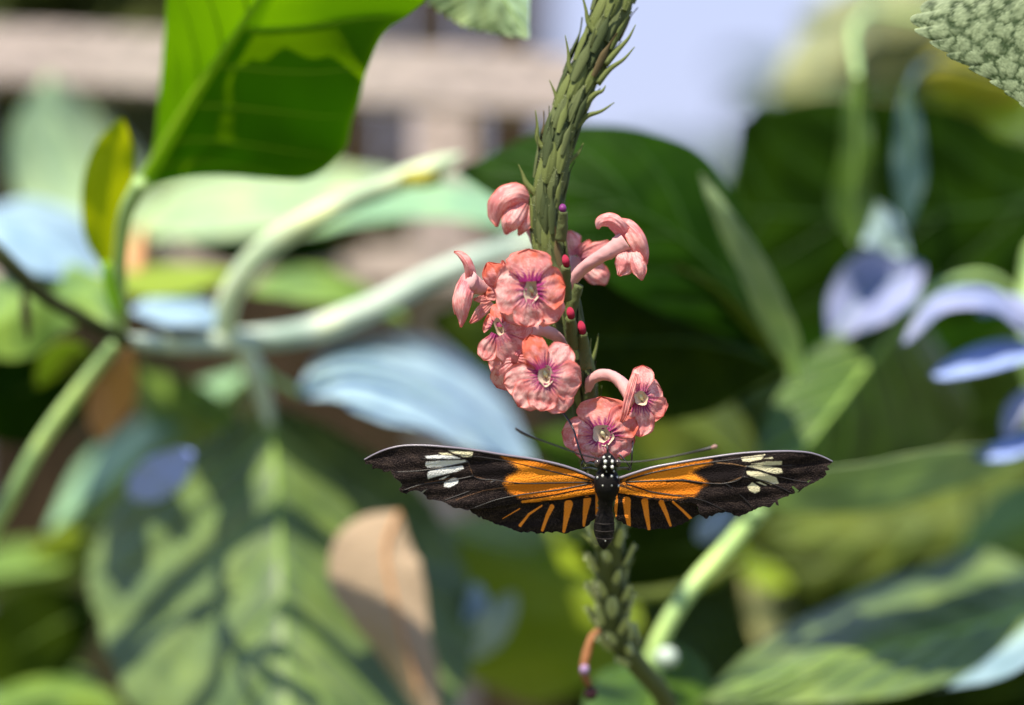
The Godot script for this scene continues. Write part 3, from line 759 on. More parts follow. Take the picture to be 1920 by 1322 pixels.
func loose_things() -> void:
	var f := thing("blue_flower", "pale blue and lilac flower with long drooping petals at the right edge", "flower", at(1960, 700, 0.755))
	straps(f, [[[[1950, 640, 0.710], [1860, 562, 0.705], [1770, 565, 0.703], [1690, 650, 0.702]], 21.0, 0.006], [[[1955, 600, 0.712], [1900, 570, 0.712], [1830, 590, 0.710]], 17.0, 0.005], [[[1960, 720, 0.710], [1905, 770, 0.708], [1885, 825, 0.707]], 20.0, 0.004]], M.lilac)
	straps(f, [[[[1960, 650, 0.710], [1860, 668, 0.705], [1745, 706, 0.702]], 26.0, 0.006], [[[1975, 800, 0.712], [1900, 840, 0.708], [1820, 856, 0.706]], 18.0, 0.005]], M.blue)
	part("tube", stalk([[1945, 690, 0.712, 16], [1975, 710, 0.757, 12], [2010, 720, 0.76, 9], [1990, 780, 0.762, 7]], 10), M.green_stem, f)
	var g := thing("fallen_petal", "violet blue fallen petal on the big leaf at lower left", "petal", at(300, 892, 0.74))
	straps(g, [[[[238, 930, 0.722], [300, 892, 0.718], [362, 848, 0.716]], 40.0, 0.003]], mat(0.34, 0.44, 0.95, 0.6, 0.4))
	var g2 := thing("fallen_petal", "small blue petal under the trailing edge of the right wing", "petal", at(1335, 985, 0.725))
	straps(g2, [[[[1308, 1015, 0.725], [1335, 985, 0.722], [1378, 955, 0.722]], 24.0, 0.002]], M.blue)
	var h := thing("blue_bud", "dull blue flower bud on a slanting stalk, low and left of the spike's foot", "bud", at(905, 1180, 0.75))
	straps(h, [[[[870, 1235, 0.752], [920, 1180, 0.75], [965, 1110, 0.75]], 32.0, 0.005], [[[880, 1220, 0.752], [895, 1160, 0.75], [890, 1090, 0.75]], 26.0, 0.005]], M.sheen_bud_blue)
	part("stalk", stalk([[905, 1180, 0.752, 12], [860, 1250, 0.755, 12], [810, 1350, 0.76, 12], [780, 1500, 0.765, 12]], 10), M.teal, h)
	# dry leaves
	var d1 := thing("dry_leaf", "tan dry leaf caught on the striped leaf under the left wing", "dry leaf", at(740, 1150, 0.71))
	var w1 := blade([[748, 960, 0.7180, 3, 3, 0, 0], [728, 1000, 0.7170, 44, 66, 0, 0.002], [716, 1045, 0.7160, 70, 98, 0, 0.003], [736, 1120, 0.7150, 64, 92, 0, 0.003], [764, 1200, 0.7140, 44, 62, 0, 0.006], [792, 1280, 0.7140, 34, 40, 0, 0.006], [822, 1370, 0.7140, 4, 4, 0, 0]], {"ridge": 0.0003})
	part("blade", w1, M.tan, d1)
	part("midrib", stalk([[748, 960, 0.7175, 4], [725, 1020, 0.7162, 5], [740, 1130, 0.7145, 4], [790, 1310, 0.7135, 3]], 8), M.peach, d1)
	var d2 := thing("dry_leaf", "orange dry leaf hanging below the shrub's fork at left", "dry leaf", at(210, 740, 0.74))
	part("blade", blade([[245, 650, 0.72, 4, 4, 0, 0], [225, 690, 0.73, 36, 26, 0, 0.01], [205, 740, 0.74, 50, 40, 0, 0.01], [195, 790, 0.745, 30, 30, 0, 0.01], [190, 830, 0.75, 4, 4, 0, 0]], {}), M.peach, d2)
	var d3 := thing("dry_leaf", "small orange dry leaf behind the pale upright stem at left", "dry leaf", at(262, 480, 0.78))
	part("blade", blade([[255, 530, 0.77, 4, 4, 0, 0], [260, 500, 0.775, 22, 22, 0, 0.01], [264, 470, 0.78, 24, 22, 0, 0.01], [268, 425, 0.785, 4, 4, 0, 0]], {}), M.peach, d3)
	# withered flower hanging from the lower spike
	var wd := thing("withered_flower", "shrivelled brown flower hanging from the lower stem of the spike", "flower", at(1108, 1195, 0.636))
	part("tube", stalk([[1125, 1180, 0.640, 6], [1108, 1200, 0.636, 8], [1098, 1235, 0.635, 9], [1096, 1262, 0.635, 9], [1105, 1285, 0.636, 6]], 10, 0.3), mat(0.28, 0.12, 0.05, 0.7, 0.3), wd)
	part("corolla", ellipsoid(at(1108, 1300, 0.636), Vector3(0.0011, 0.0012, 0.001)), mat(0.04, 0.015, 0.02, 0.7, 0.3), wd)
	part("petal", ellipsoid(at(1096, 1256, 0.634), Vector3(0.0008, 0.0009, 0.0008)), mat(0.30, 0.2, 0.35, 0.7, 0.3), wd)

# ------------------------------------------------------------------ the flower spike
var AXIS := [[1215, -330, 0.608, 30], [1188, -120, 0.605, 36], [1154, 0, 0.603, 36], [1113, 100, 0.602, 30], [1068, 200, 0.601, 29], [1039, 300, 0.600, 28], [1026, 400, 0.600, 27], [1032, 480, 0.600, 24], [1052, 560, 0.600, 24], [1072, 640, 0.600, 21], [1092, 710, 0.600, 17], [1104, 780, 0.602, 15], [1118, 860, 0.606, 16], [1132, 930, 0.613, 24], [1140, 1000, 0.620, 32], [1145, 1100, 0.628, 33], [1152, 1180, 0.634, 30], [1190, 1240, 0.642, 24], [1240, 1300, 0.656, 22]]

func spike() -> void:
	var foot := at(1245, 1400, 0.68)
	var s := thing("flower_spike", "tall green flower spike with salmon pink flowers that the butterfly feeds on", "flower spike", Vector3(foot.x, 0, foot.z))
	var green := relief(mat(0.085, 0.105, 0.034, 0.7, 0.35), 0.06, 5.0, 260.0)
	var pts := []
	var rad := []
	for a in AXIS:
		pts.append(at(a[0], a[1], a[2]))
		rad.append(a[3] * K * a[2] * 0.86)
	for p in [at(1262, 1400, 0.68), Vector3(foot.x + 0.004, 0.75, foot.z - 0.004), Vector3(foot.x, 0.3, foot.z), Vector3(foot.x, 0.0, foot.z)]:
		pts.append(p)
		rad.append(0.0022)
	part("stem", tube(pts, rad, 14, 150, 0.12), green, s)
	# calyx scales in spirals, pressed to the stem, each with a fine tip
	var tones := [green, relief(mat(0.115, 0.14, 0.036, 0.7, 0.35), 0.06, 5.0, 260.0), relief(mat(0.045, 0.062, 0.018, 0.7, 0.35), 0.06, 5.0, 260.0)]
	var pale_tone := relief(mat(0.40, 0.46, 0.20, 0.7, 0.35), 0.06, 5.0, 260.0)
	var dry := relief(mat(0.10, 0.075, 0.032, 0.8, 0.3), 0.06, 5.0, 260.0)
	var scale_mesh := []
	for v in 4:
		scale_mesh.append(calyx_shape(v))
	var hairs: Array[Transform3D] = []
	var k := 0
	var f := 0.045
	while f < 0.93:
		var a := spline(AXIS, f)
		var b := spline(AXIS, f - 0.01)
		var up := (at(b[0], b[1], b[2]) - at(a[0], a[1], a[2])).normalized()
		var c := at(a[0], a[1], a[2])
		var ang := k * 2.399963
		var side := up.cross(Vector3(0, 0, 1)).normalized()
		var front := side.cross(up).normalized()
		var out := side * cos(ang) + front * sin(ang)
		var r: float = a[3] * K * a[2]
		var lower := f > 0.72
		var size := (0.0060 if not lower else 0.0052) * rng.randf_range(0.9, 1.12)
		var tilt := rng.randf_range(0.0, 0.07) if not lower else rng.randf_range(0.2, 0.5)
		var z := (up * cos(tilt) + out * sin(tilt)).normalized()
		var x := z.cross(out).normalized()
		var y := x.cross(z).normalized()
		var sc := part("calyx", scale_mesh[k % 3], tones[k % 3] if not lower else pale_tone, s)
		sc.transform = Transform3D(Basis(x * 1.0, z, y).scaled_local(Vector3(size, size, size)), c + out * r * (0.74 if not lower else 0.62) - up * size * 0.35 - s.position)
		if k % 3 != 0 and not lower:
			var br := part("bract", scale_mesh[3], tones[(k / 2) % 3] if k % 11 != 1 else dry, s)
			var a2 := ang + 1.1
			var out2 := side * cos(a2) + front * sin(a2)
			var x2 := up.cross(out2).normalized()
			br.transform = Transform3D(Basis(x2, up, x2.cross(up)).scaled_local(Vector3.ONE * size * rng.randf_range(0.9, 1.5)), c + out2 * r * 0.80 - up * size * 0.25 - s.position)
		for h in (26 if not lower else 44):
			var hu := rng.randf()
			var hx := rng.randf_range(-0.15, 0.15)
			var hp := sc.transform * Vector3(hx * sin(PI * minf(hu + 0.15, 1.0)), hu, 0.11 - hx * hx * 1.6)
			var hd := (y * 0.9 + x * (hx * 4.0 + rng.randf_range(-0.5, 0.5)) + z * rng.randf_range(-0.1, 0.7)).normalized()
			var q := hd.cross(Vector3(0.2, 0.1, 1)).normalized()
			hairs.append(Transform3D(Basis(q * (0.00004 if not lower else 0.000034), hd * rng.randf_range(0.0003, 0.0008) * (1.0 if not lower else 1.9), q.cross(hd) * 0.00004), hp))
		k += 1
		f += 0.0040 if not lower else 0.0046
	var hair := CylinderMesh.new()
	hair.top_radius = 0.3
	hair.bottom_radius = 1.0
	hair.height = 1.0
	hair.radial_segments = 4
	hair.rings = 1
	var mm := MultiMesh.new()
	mm.transform_format = MultiMesh.TRANSFORM_3D
	mm.mesh = hair
	mm.instance_count = hairs.size()
	for i in hairs.size():
		mm.set_instance_transform(i, hairs[i])
	var fz := MultiMeshInstance3D.new()
	fz.name = "fuzz"
	fz.multimesh = mm
	fz.material_override = mat(0.50, 0.54, 0.32, 0.6, 0.4)
	fz.set_meta("kind", "stuff")
	s.add_child(fz, true)
	# long awns that stand out from the outline
	for w in [[1104, 45, 1088, -20], [1068, 128, 1060, 66], [1046, 190, 1030, 150], [1008, 262, 1004, 206], [985, 340, 972, 308], [1160, 92, 1192, 46], [1145, 128, 1190, 88], [1100, 218, 1152, 192], [1070, 300, 1094, 268], [1118, 175, 1136, 160], [1108, 680, 1122, 625], [1146, 1000, 1185, 985], [1176, 1060, 1190, 1042], [1112, 1110, 1092, 1098], [1108, 1015, 1090, 1000]]:
		var dd: float = 0.6 + maxf(0, (w[1] - 780) * 0.00009)
		part("awn", stalk([[w[0] + (24.0 if w[2] < w[0] else -26.0), w[1] + 28, dd, 8], [w[0], w[1], dd, 5], [lerpf(w[0], w[2], 0.5) + 2, lerpf(w[1], w[3], 0.5) + 3, dd, 3], [w[2], w[3], dd, 0.8]], 8), tones[1], s)
	# buds
	var red := relief(mat(0.30, 0.022, 0.05, 0.85, 0.2), 0.08, 8.0, 500.0)
	for b in [[1061, 490, 0.590, 7, 13], [1070, 588, 0.591, 7.5, 13], [1091, 616, 0.593, 7.5, 15]]:
		var o := part("bud", ellipsoid(Vector3.ZERO, Vector3(b[3], b[4], b[3]) * K * b[2]), red, s)
		o.position = at(b[0], b[1], b[2]) - s.position
		o.rotation.z = 0.2
	var pb := part("bud", ellipsoid(Vector3.ZERO, Vector3(7, 9, 7) * K * 0.597), mat(0.16, 0.02, 0.13, 0.5, 0.4), s)
	pb.position = at(1055, 391, 0.595) - s.position
	# green calyx tubes that hold the buds and flowers
	for c in [[[1062, 560, 0.594, 11], [1060, 530, 0.592, 11], [1061, 500, 0.590, 9]], [[1078, 650, 0.595, 12], [1072, 620, 0.593, 12], [1069, 596, 0.591, 9]], [[1100, 690, 0.596, 12], [1096, 655, 0.595, 11], [1092, 625, 0.593, 9]], [[1052, 450, 0.597, 11], [1055, 420, 0.596, 10], [1056, 396, 0.595, 8]], [[1068, 600, 0.598, 8], [1078, 560, 0.597, 10], [1085, 535, 0.596, 9]], [[1108, 760, 0.599, 12], [1106, 735, 0.598, 12], [1108, 715, 0.597, 10]]]:
		part("calyx", stalk(c, 12, 0.3), tones[0], s)
	flowers(s)

func calyx_shape(v: int) -> ArrayMesh:
	# unit tall: along y, width along x, bulging to +z; 0 to 2 are blunt swollen scales, 3 is a narrow bract with an awn
	var grid := []
	for i in 15:
		var t := i / 14.0
		var w := 0.150 * pow(sin(PI * clampf(0.10 + t * 0.86, 0, 1)), 0.55) * (1.0 + 0.08 * v)
		var high := 0.13
		var lean := -0.02 * t
		if v == 3:
			w = 0.085 * pow(sin(PI * clampf(0.12 + t * 0.6, 0, 1)), 0.7) * (1.0 - smoothstep(0.45, 0.75, t) * 0.86) + 0.004 * (1.0 - t)
			high = 0.05 * (1.0 - smoothstep(0.5, 0.8, t) * 0.8)
			lean = 0.10 + 0.03 * t + 0.34 * pow(maxf(t - 0.5, 0.0), 1.6)
		var row := []
		for j in range(-6, 7):
			var u := j / 6.0
			var bulge := high * sqrt(maxf(1.0 - u * u * 0.95, 0.0)) * (0.5 + 0.5 * sin(PI * clampf(t * 0.92 + 0.1, 0, 1)))
			bulge += 0.028 * (1.0 - absf(u) * 3.0) if absf(u) < 0.33 and v < 3 else 0.0
			row.append(Vector3(u * w, t, bulge + lean))
		grid.append(row)
	return sheet(grid, 0.025)

func petal(parent: Node3D, st: Array, sd: float, red: float, purple := 0.8, pale := 0.0) -> void:
	# a petal with its colour in the tissue: salmon, red orange patches, purple by the throat
	var n := 26
	var m := 16
	var grid := []
	var cols := []
	for i in n + 1:
		var t := float(i) / n
		var a := spline(st, t)
		var b := spline(st, minf(t + 0.02, 1.0))
		var c := spline(st, maxf(t - 0.02, 0.0))
		var dir := Vector2(b[0] - c[0], b[1] - c[1]).normalized()
		var right := Vector2(-dir.y, dir.x)
		var row := []
		var crow := []
		for j in range(-m, m + 1):
			var u := float(j) / m
			var q := absf(u)
			var w: float = maxf(a[4] if u > 0 else a[3], 0.0)
			var e: float = a[6] if u > 0 else a[5]
			w *= 1.0 + 0.11 * noise.get_noise_2d(t * 70.0 + sd * 37.0, signf(u) * 90.0 + sd)
			# a rounded, lightly notched end
			var along := -0.0
			var x: float = a[0] + right.x * u * w + dir.x * along
			var y: float = a[1] + right.y * u * w + dir.y * along
			var z: float = a[2] + e * q * q
			z += 0.0008 * t * noise.get_noise_2d(x * 0.32 + sd * 13.0, y * 0.32) + 0.0011 * smoothstep(0.6, 1.0, t) * sin(sd * 7.0) + 0.0004 * absf(u) * (1.0 - t) + 0.00035 * sin(u * 9.0 + sd * 3.0) * q * t
			z += 0.00007 * sin(u * 15.0 + sd) * (1.0 - t)
			row.append(at(x, y, z))
			var nz := noise.get_noise_2d(x * 0.7 + sd * 50.0, y * 0.7)
			var grain := fine.get_noise_2d(x * 0.9 + sd, y * 0.9)
			var vein := 0.5 + 0.5 * sin(u * 21.0 + 3.0 * noise.get_noise_2d(t * 20.0, u * 20.0 + sd))
			var col := Color(0.72, 0.26, 0.25).lerp(Color(0.92, 0.61, 0.57), clampf(0.55 + nz * 1.6 + grain * 0.9 - vein * 0.35 * (1.0 - t * 0.5), 0, 1))
			var thread := 0.5 + 0.5 * sin(u * 40.0 + 5.0 * noise.get_noise_2d(t * 30.0 + sd * 9.0, u * 12.0))
			col = col.lerp(Color(0.58, 0.13, 0.15), 0.24 * thread * thread * (1.0 - 0.6 * t))
			var rr := clampf((red * 1.2 + 0.06) * (0.35 + nz * 1.6 + 0.7 * smoothstep(0.35, 0.9, t)), 0, 1)
			rr = maxf(rr, (0.75 + 0.6 * grain) * smoothstep(0.84, 1.0, maxf(q, t)))
			col = col.lerp(Color(0.62, 0.105, 0.05), clampf(rr * 0.9, 0, 1))
			col = col.lerp(Color(0.86, 0.72, 0.70), pale * (1.0 - t))
			var pu := purple * smoothstep(0.33, 0.13, t + 0.22 * (vein - 0.5) + grain * 0.10)
			col = col.lerp(Color(0.30, 0.014, 0.15), clampf(pu, 0, 1))
			crow.append(col)
		grid.append(row)
		cols.append(crow)
	part("petal", sheet(grid, 0.0, cols), M.petal, parent)

func lobe(parent: Node3D, cx: float, cy: float, d: float, ang: float, r0: float, long: float, wide: float, dz: float, sd: float, red: float, purple := 0.8, curl := 0.0) -> void:
	var a := deg_to_rad(ang)
	var st := []
	for i in 9:
		var t := i / 8.0
		var r := lerpf(r0 * 0.62, long, t)
		var w := wide * 0.5 * (lerpf(0.42, 1.0, smoothstep(0.0, 0.55, t)) * pow(maxf(1.0 - pow(t, 4.5), 0.0), 0.5))
		st.append([cx + cos(a) * r, cy + sin(a) * r, d + dz * t * t, w, w, curl, curl])
	petal(parent, st, sd, red, purple)

func corolla_tube(parent: Node3D, rows: Array, sd: float) -> void:
	part("tube", stalk(rows, 14, 0.22), M.tube, parent)

func throat(parent: Node3D, cx: float, cy: float, d: float, rx: float, ry: float, turn: float) -> void:
	# a pale funnel sinking into the flower, angular where the lobes meet, with anthers and a stigma low in it
	var st := []
	for i in 7:
		var t := i / 6.0
		var row := []
		for j in 26:
			var g := TAU * j / 25.0
			var k := lerpf(1.0, 0.30, pow(t, 0.9)) * 0.95 * (1.0 + 0.07 * cos(g * 5.0 + cx) * (1.0 - t) + 0.10 * sin(g * 2.0 + cy))
			var p := Vector2(cos(g) * rx * k, sin(g) * ry * k).rotated(turn)
			row.append(at(cx + p.x + 3.0 * t, cy + p.y + 4.0 * t, d + 0.0012 * t - 0.0001))
		st.append(row)
	part("throat", sheet(st, 0.0001), M.throat, parent)
	part("stigma", stalk([[cx + 6, cy + 8, d + 0.0022, 3], [cx + 3, cy + 2, d + 0.0012, 3.5], [cx - 2, cy - 6, d + 0.0006, 4], [cx - 3, cy - 10, d + 0.0006, 2]], 8), M.stigma, parent)
	part("anther", stalk([[cx + 4, cy + 10, d + 0.0022, 3], [cx + 7, cy + 4, d + 0.001, 3.5], [cx + 8, cy - 1, d + 0.001, 2]], 8), M.throat, parent)

func flowers(s: Node3D) -> void:
	M.petal = mat(1, 1, 1, 0.8, 0.22, Color(0.70, 0.60, 0.58))
	M.petal.albedo_color = Color.WHITE
	M.petal.vertex_color_use_as_albedo = true
	relief(M.petal, 0.12, 2.0, 420.0, 14)
	M.tube = relief(mat(0.62, 0.34, 0.33, 0.6, 0.35, Color(0.25, 0.12, 0.10)), 0.06, 3.0, 400.0)
	M.throat = mat(0.62, 0.48, 0.36, 0.6, 0.3, Color(0.3, 0.26, 0.2))
	M.stigma = mat(0.62, 0.58, 0.36, 0.5, 0.4)
	var fl := func(label := "") -> Node3D:
		var st := SurfaceTool.new()
		st.begin(Mesh.PRIMITIVE_TRIANGLES)
		var o := Node3D.new()
		var nm := "flower"
		var n := 0
		while s.has_node(nm):
			n += 1
			nm = "flower_%03d" % n
		o.name = nm
		s.add_child(o, true)
		o.position = -s.position
		o.set_meta("local", true)
		return o
	# A: hooded flower at the top left
	var a: Node3D = fl.call()
	corolla_tube(a, [[1008, 470, 0.600, 7], [996, 430, 0.602, 10], [985, 395, 0.603, 15], [972, 375, 0.603, 20]], 1.0)
	petal(a, [[992, 372, 0.600, 14, 14, 0.001, 0.001], [968, 368, 0.597, 20, 26, 0.002, 0.002], [946, 380, 0.597, 16, 30, 0.002, 0.003], [934, 402, 0.599, 10, 22, 0.001, 0.002], [932, 425, 0.600, 2, 3, 0, 0]], 1.0, 0.25, 0.0)
	petal(a, [[984, 380, 0.599, 12, 14, 0.001, 0.001], [970, 400, 0.597, 18, 20, 0.001, 0.001], [956, 420, 0.597, 18, 18, 0.001, 0.001], [948, 440, 0.598, 3, 3, 0, 0]], 2.0, 0.1, 0.0)
	petal(a, [[992, 385, 0.600, 8, 10, 0, 0], [985, 410, 0.599, 16, 12, 0, 0], [978, 430, 0.599, 10, 8, 0, 0], [972, 442, 0.6, 2, 2, 0, 0]], 3.0, 0.1, 0.1)
	# B: side view at the right
	var b: Node3D = fl.call()
	corolla_tube(b, [[1072, 545, 0.598, 8], [1076, 526, 0.597, 10], [1098, 500, 0.595, 12], [1128, 480, 0.593, 13], [1152, 466, 0.592, 16], [1172, 452, 0.592, 22]], 2.0)
	petal(b, [[1176, 446, 0.592, 16, 16, 0, 0], [1160, 424, 0.590, 16, 15, 0.002, 0], [1142, 414, 0.590, 12, 16, 0.003, 0.001], [1126, 420, 0.592, 6, 12, 0.003, 0.002], [1121, 430, 0.594, 2, 3, 0, 0]], 4.0, 0.1, 0.15)
	petal(b, [[1160, 418, 0.593, 10, 10, 0, 0], [1180, 424, 0.591, 12, 18, 0.002, 0], [1198, 446, 0.590, 12, 22, 0.002, 0.0], [1209, 474, 0.591, 8, 18, 0.002, 0.0], [1213, 496, 0.592, 2, 3, 0, 0]], 5.0, 0.28, 0.0)
	petal(b, [[1174, 462, 0.592, 12, 12, 0, 0], [1172, 484, 0.590, 20, 18, 0, 0.001], [1168, 502, 0.590, 20, 16, 0.001, 0.002], [1160, 517, 0.592, 3, 3, 0, 0]], 6.0, 0.08, 0.1)
	petal(b, [[1186, 468, 0.591, 10, 10, 0, 0], [1192, 490, 0.589, 16, 12, 0, 0.001], [1200, 508, 0.589, 14, 14, 0.001, 0.001], [1204, 526, 0.591, 2, 2, 0, 0]], 7.0, 0.12, 0.0)
	# C: half hidden behind the spike at the right
	var c: Node3D = fl.call()
	corolla_tube(c, [[1060, 540, 0.604, 8], [1068, 510, 0.605, 11], [1082, 488, 0.606, 15]], 3.0)
	petal(c, [[1078, 478, 0.605, 10, 10, 0, 0], [1074, 458, 0.604, 18, 16, 0, 0.001], [1070, 444, 0.604, 16, 18, 0, 0.001], [1068, 432, 0.605, 3, 3, 0, 0]], 8.0, 0.15, 0.4)
	petal(c, [[1082, 478, 0.604, 9, 9, 0, 0], [1096, 466, 0.603, 12, 14, 0, 0], [1106, 450, 0.603, 3, 3, 0, 0]], 9.0, 0.15, 0.5)
	petal(c, [[1088, 484, 0.604, 10, 12, 0, 0], [1108, 478, 0.602, 20, 20, 0, 0.001], [1128, 466, 0.602, 16, 14, 0, 0.001], [1142, 452, 0.604, 3, 3, 0, 0]], 10.0, 0.3, 0.6)
	petal(c, [[1094, 490, 0.604, 12, 12, 0, 0], [1110, 508, 0.603, 22, 20, 0, 0.001], [1128, 522, 0.603, 20, 18, 0, 0.001], [1136, 534, 0.604, 3, 3, 0, 0]], 11.0, 0.05, 0.2)
	# D: side view at the far left
	var d: Node3D = fl.call()
	corolla_tube(d, [[960, 556, 0.597, 7], [932, 545, 0.594, 9], [908, 540, 0.592, 13], [888, 534, 0.591, 18], [876, 528, 0.590, 22]], 4.0)
	petal(d, [[884, 520, 0.590, 12, 10, 0, 0], [880, 502, 0.589, 10, 10, 0.001, 0.001], [872, 486, 0.589, 8, 9, 0.001, 0.001], [862, 476, 0.590, 6, 6, 0.001, 0.001], [851, 472, 0.591, 1.5, 1.5, 0, 0]], 12.0, 0.2, 0.0)
	petal(d, [[878, 528, 0.590, 14, 10, 0, 0], [872, 550, 0.588, 16, 18, 0.001, 0.001], [868, 575, 0.588, 14, 18, 0.001, 0.001], [867, 598, 0.589, 8, 9, 0.001, 0.001], [864, 614, 0.590, 2, 2, 0, 0]], 13.0, 0.1, 0.25)
	petal(d, [[872, 520, 0.591, 8, 8, 0, 0], [860, 545, 0.590, 8, 8, 0, 0], [853, 570, 0.590, 6, 5, 0, 0], [854, 590, 0.591, 2, 2, 0, 0]], 14.0, 0.2, 0.2)
	petal(d, [[926, 552, 0.596, 6, 6, 0, 0], [908, 560, 0.595, 9, 9, 0, 0], [888, 562, 0.595, 2, 2, 0, 0]], 15.0, 0.2, 0.0)
	petal(d, [[922, 566, 0.596, 8, 8, 0, 0], [906, 580, 0.595, 11, 11, 0, 0], [892, 596, 0.595, 8, 8, 0, 0], [881, 606, 0.596, 2, 2, 0, 0]], 16.0, 0.1, 0.0)
	# K: orange lobes behind the main flower
	var kf: Node3D = fl.call()
	corolla_tube(kf, [[1000, 580, 0.599, 8], [970, 550, 0.595, 10], [945, 528, 0.592, 13]], 5.0)
	petal(kf, [[944, 535, 0.592, 14, 14, 0, 0], [930, 520, 0.590, 22, 20, 0.001, 0.001], [920, 504, 0.590, 18, 20, 0.001, 0.001], [914, 492, 0.591, 3, 3, 0, 0]], 17.0, 0.75, 0.0)
	petal(kf, [[950, 525, 0.592, 8, 8, 0, 0], [946, 505, 0.591, 12, 10, 0, 0], [942, 488, 0.591, 2, 2, 0, 0]], 18.0, 0.5, 0.0)
	petal(kf, [[936, 545, 0.592, 12, 12, 0, 0], [918, 548, 0.591, 16, 16, 0, 0], [905, 545, 0.591, 3, 3, 0, 0]], 19.0, 0.5, 0.0)
	# F: flower turned to the left below the main one
	var f: Node3D = fl.call()
	corolla_tube(f, [[1060, 655, 0.598, 9], [1040, 628, 0.594, 11], [1010, 618, 0.591, 12], [975, 622, 0.588, 15], [950, 620, 0.587, 18]], 6.0)
	lobe(f, 938, 618, 0.5855, -88, 8, 52, 44, 0.002, 20.0, 0.8, 0.8)
	lobe(f, 940, 620, 0.585, -20, 10, 62, 62, 0.003, 21.0, 0.1, 0.3)
	lobe(f, 938, 622, 0.585, 60, 10, 70, 64, 0.003, 22.0, 0.1, 0.5)
	lobe(f, 932, 622, 0.5855, 115, 8, 60, 46, 0.002, 23.0, 0.15, 0.9)
	lobe(f, 926, 610, 0.586, 200, 6, 20, 40, 0.002, 24.0, 0.5, 0.7)
	throat(f, 936, 614, 0.5855, 9, 18, -0.35)
	# J: flower turned down left, beside the lower front one
	var j: Node3D = fl.call()
	corolla_tube(j, [[1066, 690, 0.598, 9], [1030, 680, 0.594, 11], [995, 672, 0.590, 13], [970, 672, 0.588, 16]], 7.0)
	lobe(j, 966, 668, 0.5865, -115, 6, 50, 52, 0.002, 25.0, 0.2, 0.2)
	lobe(j, 966, 670, 0.586, -55, 6, 40, 40, 0.002, 26.0, 0.8, 0.2)
	lobe(j, 962, 676, 0.586, 178, 6, 48, 58, 0.003, 27.0, 0.12, 0.1)
	lobe(j, 964, 680, 0.586, 125, 6, 58, 54, 0.003, 28.0, 0.1, 0.1)
	lobe(j, 968, 674, 0.5855, 20, 6, 40, 50, 0.002, 29.0, 0.75, 0.1)
	# E: the main flower, facing the camera
	var e: Node3D = fl.call()
	corolla_tube(e, [[1040, 560, 0.598, 8], [1020, 552, 0.592, 10], [1004, 546, 0.587, 12], [997, 545, 0.5845, 14]], 8.0)
	lobe(e, 996, 544, 0.5822, 184, 14, 70, 104, 0.0016, 30.0, 0.05, 0.7)
	lobe(e, 996, 547, 0.5826, 132, 18, 74, 66, 0.0022, 31.0, 0.05, 0.75)
	lobe(e, 996, 547, 0.5820, 98, 22, 68, 62, 0.0016, 32.0, 0.06, 0.7)
	lobe(e, 996, 546, 0.5824, 48, 20, 76, 70, 0.0020, 33.0, 0.28, 0.75)
	lobe(e, 997, 543, 0.5818, -6, 16, 64, 84, 0.0016, 34.0, 0.6, 0.9)
	lobe(e, 994, 540, 0.5815, -93, 20, 74, 92, 0.0012, 35.0, 0.45, 0.95)
	throat(e, 997, 545, 0.5822, 17, 25, 0.15)
	# G: lower front flower
	var g: Node3D = fl.call()
	corolla_tube(g, [[1084, 720, 0.598, 8], [1060, 712, 0.592, 10], [1036, 706, 0.587, 12], [1024, 704, 0.5845, 14]], 9.0)
	lobe(g, 1022, 704, 0.5826, 170, 14, 80, 64, 0.0022, 40.0, 0.08, 0.95)
	lobe(g, 1022, 706, 0.5824, 132, 16, 76, 66, 0.0020, 41.0, 0.05, 0.8)
	lobe(g, 1023, 706, 0.5820, 98, 20, 66, 62, 0.0016, 42.0, 0.06, 0.8)
	lobe(g, 1024, 706, 0.5822, 62, 20, 76, 64, 0.0018, 43.0, 0.12, 0.8)
	lobe(g, 1024, 704, 0.5818, 12, 14, 68, 78, 0.0016, 44.0, 0.22, 0.8)
	lobe(g, 1024, 702, 0.5821, -52, 16, 70, 62, 0.0018, 45.0, 0.10, 0.9)
	lobe(g, 1020, 702, 0.5816, -110, 18, 80, 50, 0.0010, 46.0, 0.95, 0.9)
	throat(g, 1023, 704, 0.5820, 15, 22, 0.1)
	# H: side view at the lower right, on a bent tube
	var h: Node3D = fl.call()
	corolla_tube(h, [[1104, 735, 0.598, 9], [1110, 712, 0.596, 10], [1128, 703, 0.595, 11], [1150, 706, 0.594, 11], [1168, 722, 0.593, 12], [1184, 742, 0.592, 16], [1196, 750, 0.5915, 18]], 10.0)
	lobe(h, 1200, 748, 0.5905, 90, 12, 72, 60, 0.002, 50.0, 0.10, 0.9)
	lobe(h, 1206, 748, 0.5908, 40, 12, 50, 56, 0.002, 51.0, 0.45, 0.9)
	lobe(h, 1206, 744, 0.5908, -20, 10, 38, 60, 0.003, 52.0, 0.15, 0.9)
	lobe(h, 1203, 742, 0.5902, -88, 12, 58, 46, 0.002, 53.0, 0.12, 0.7)
	petal(h, [[1192, 700, 0.5895, 6, 6, 0, 0], [1184, 725, 0.5888, 9, 8, 0, 0], [1177, 752, 0.5888, 8, 8, 0, 0], [1168, 785, 0.5892, 5, 6, 0, 0], [1160, 800, 0.590, 2, 2, 0, 0]], 54.0, 0.3, 0.0)
	throat(h, 1202, 747, 0.590, 15, 13, 0.2)
	# I: the flower the butterfly drinks from
	var i: Node3D = fl.call()
	corolla_tube(i, [[1108, 770, 0.600, 9], [1115, 790, 0.597, 10], [1124, 806, 0.594, 12], [1130, 815, 0.5925, 15]], 11.0)
	lobe(i, 1130, 816, 0.5902, -92, 18, 73, 100, 0.002, 60.0, 0.4, 0.9)
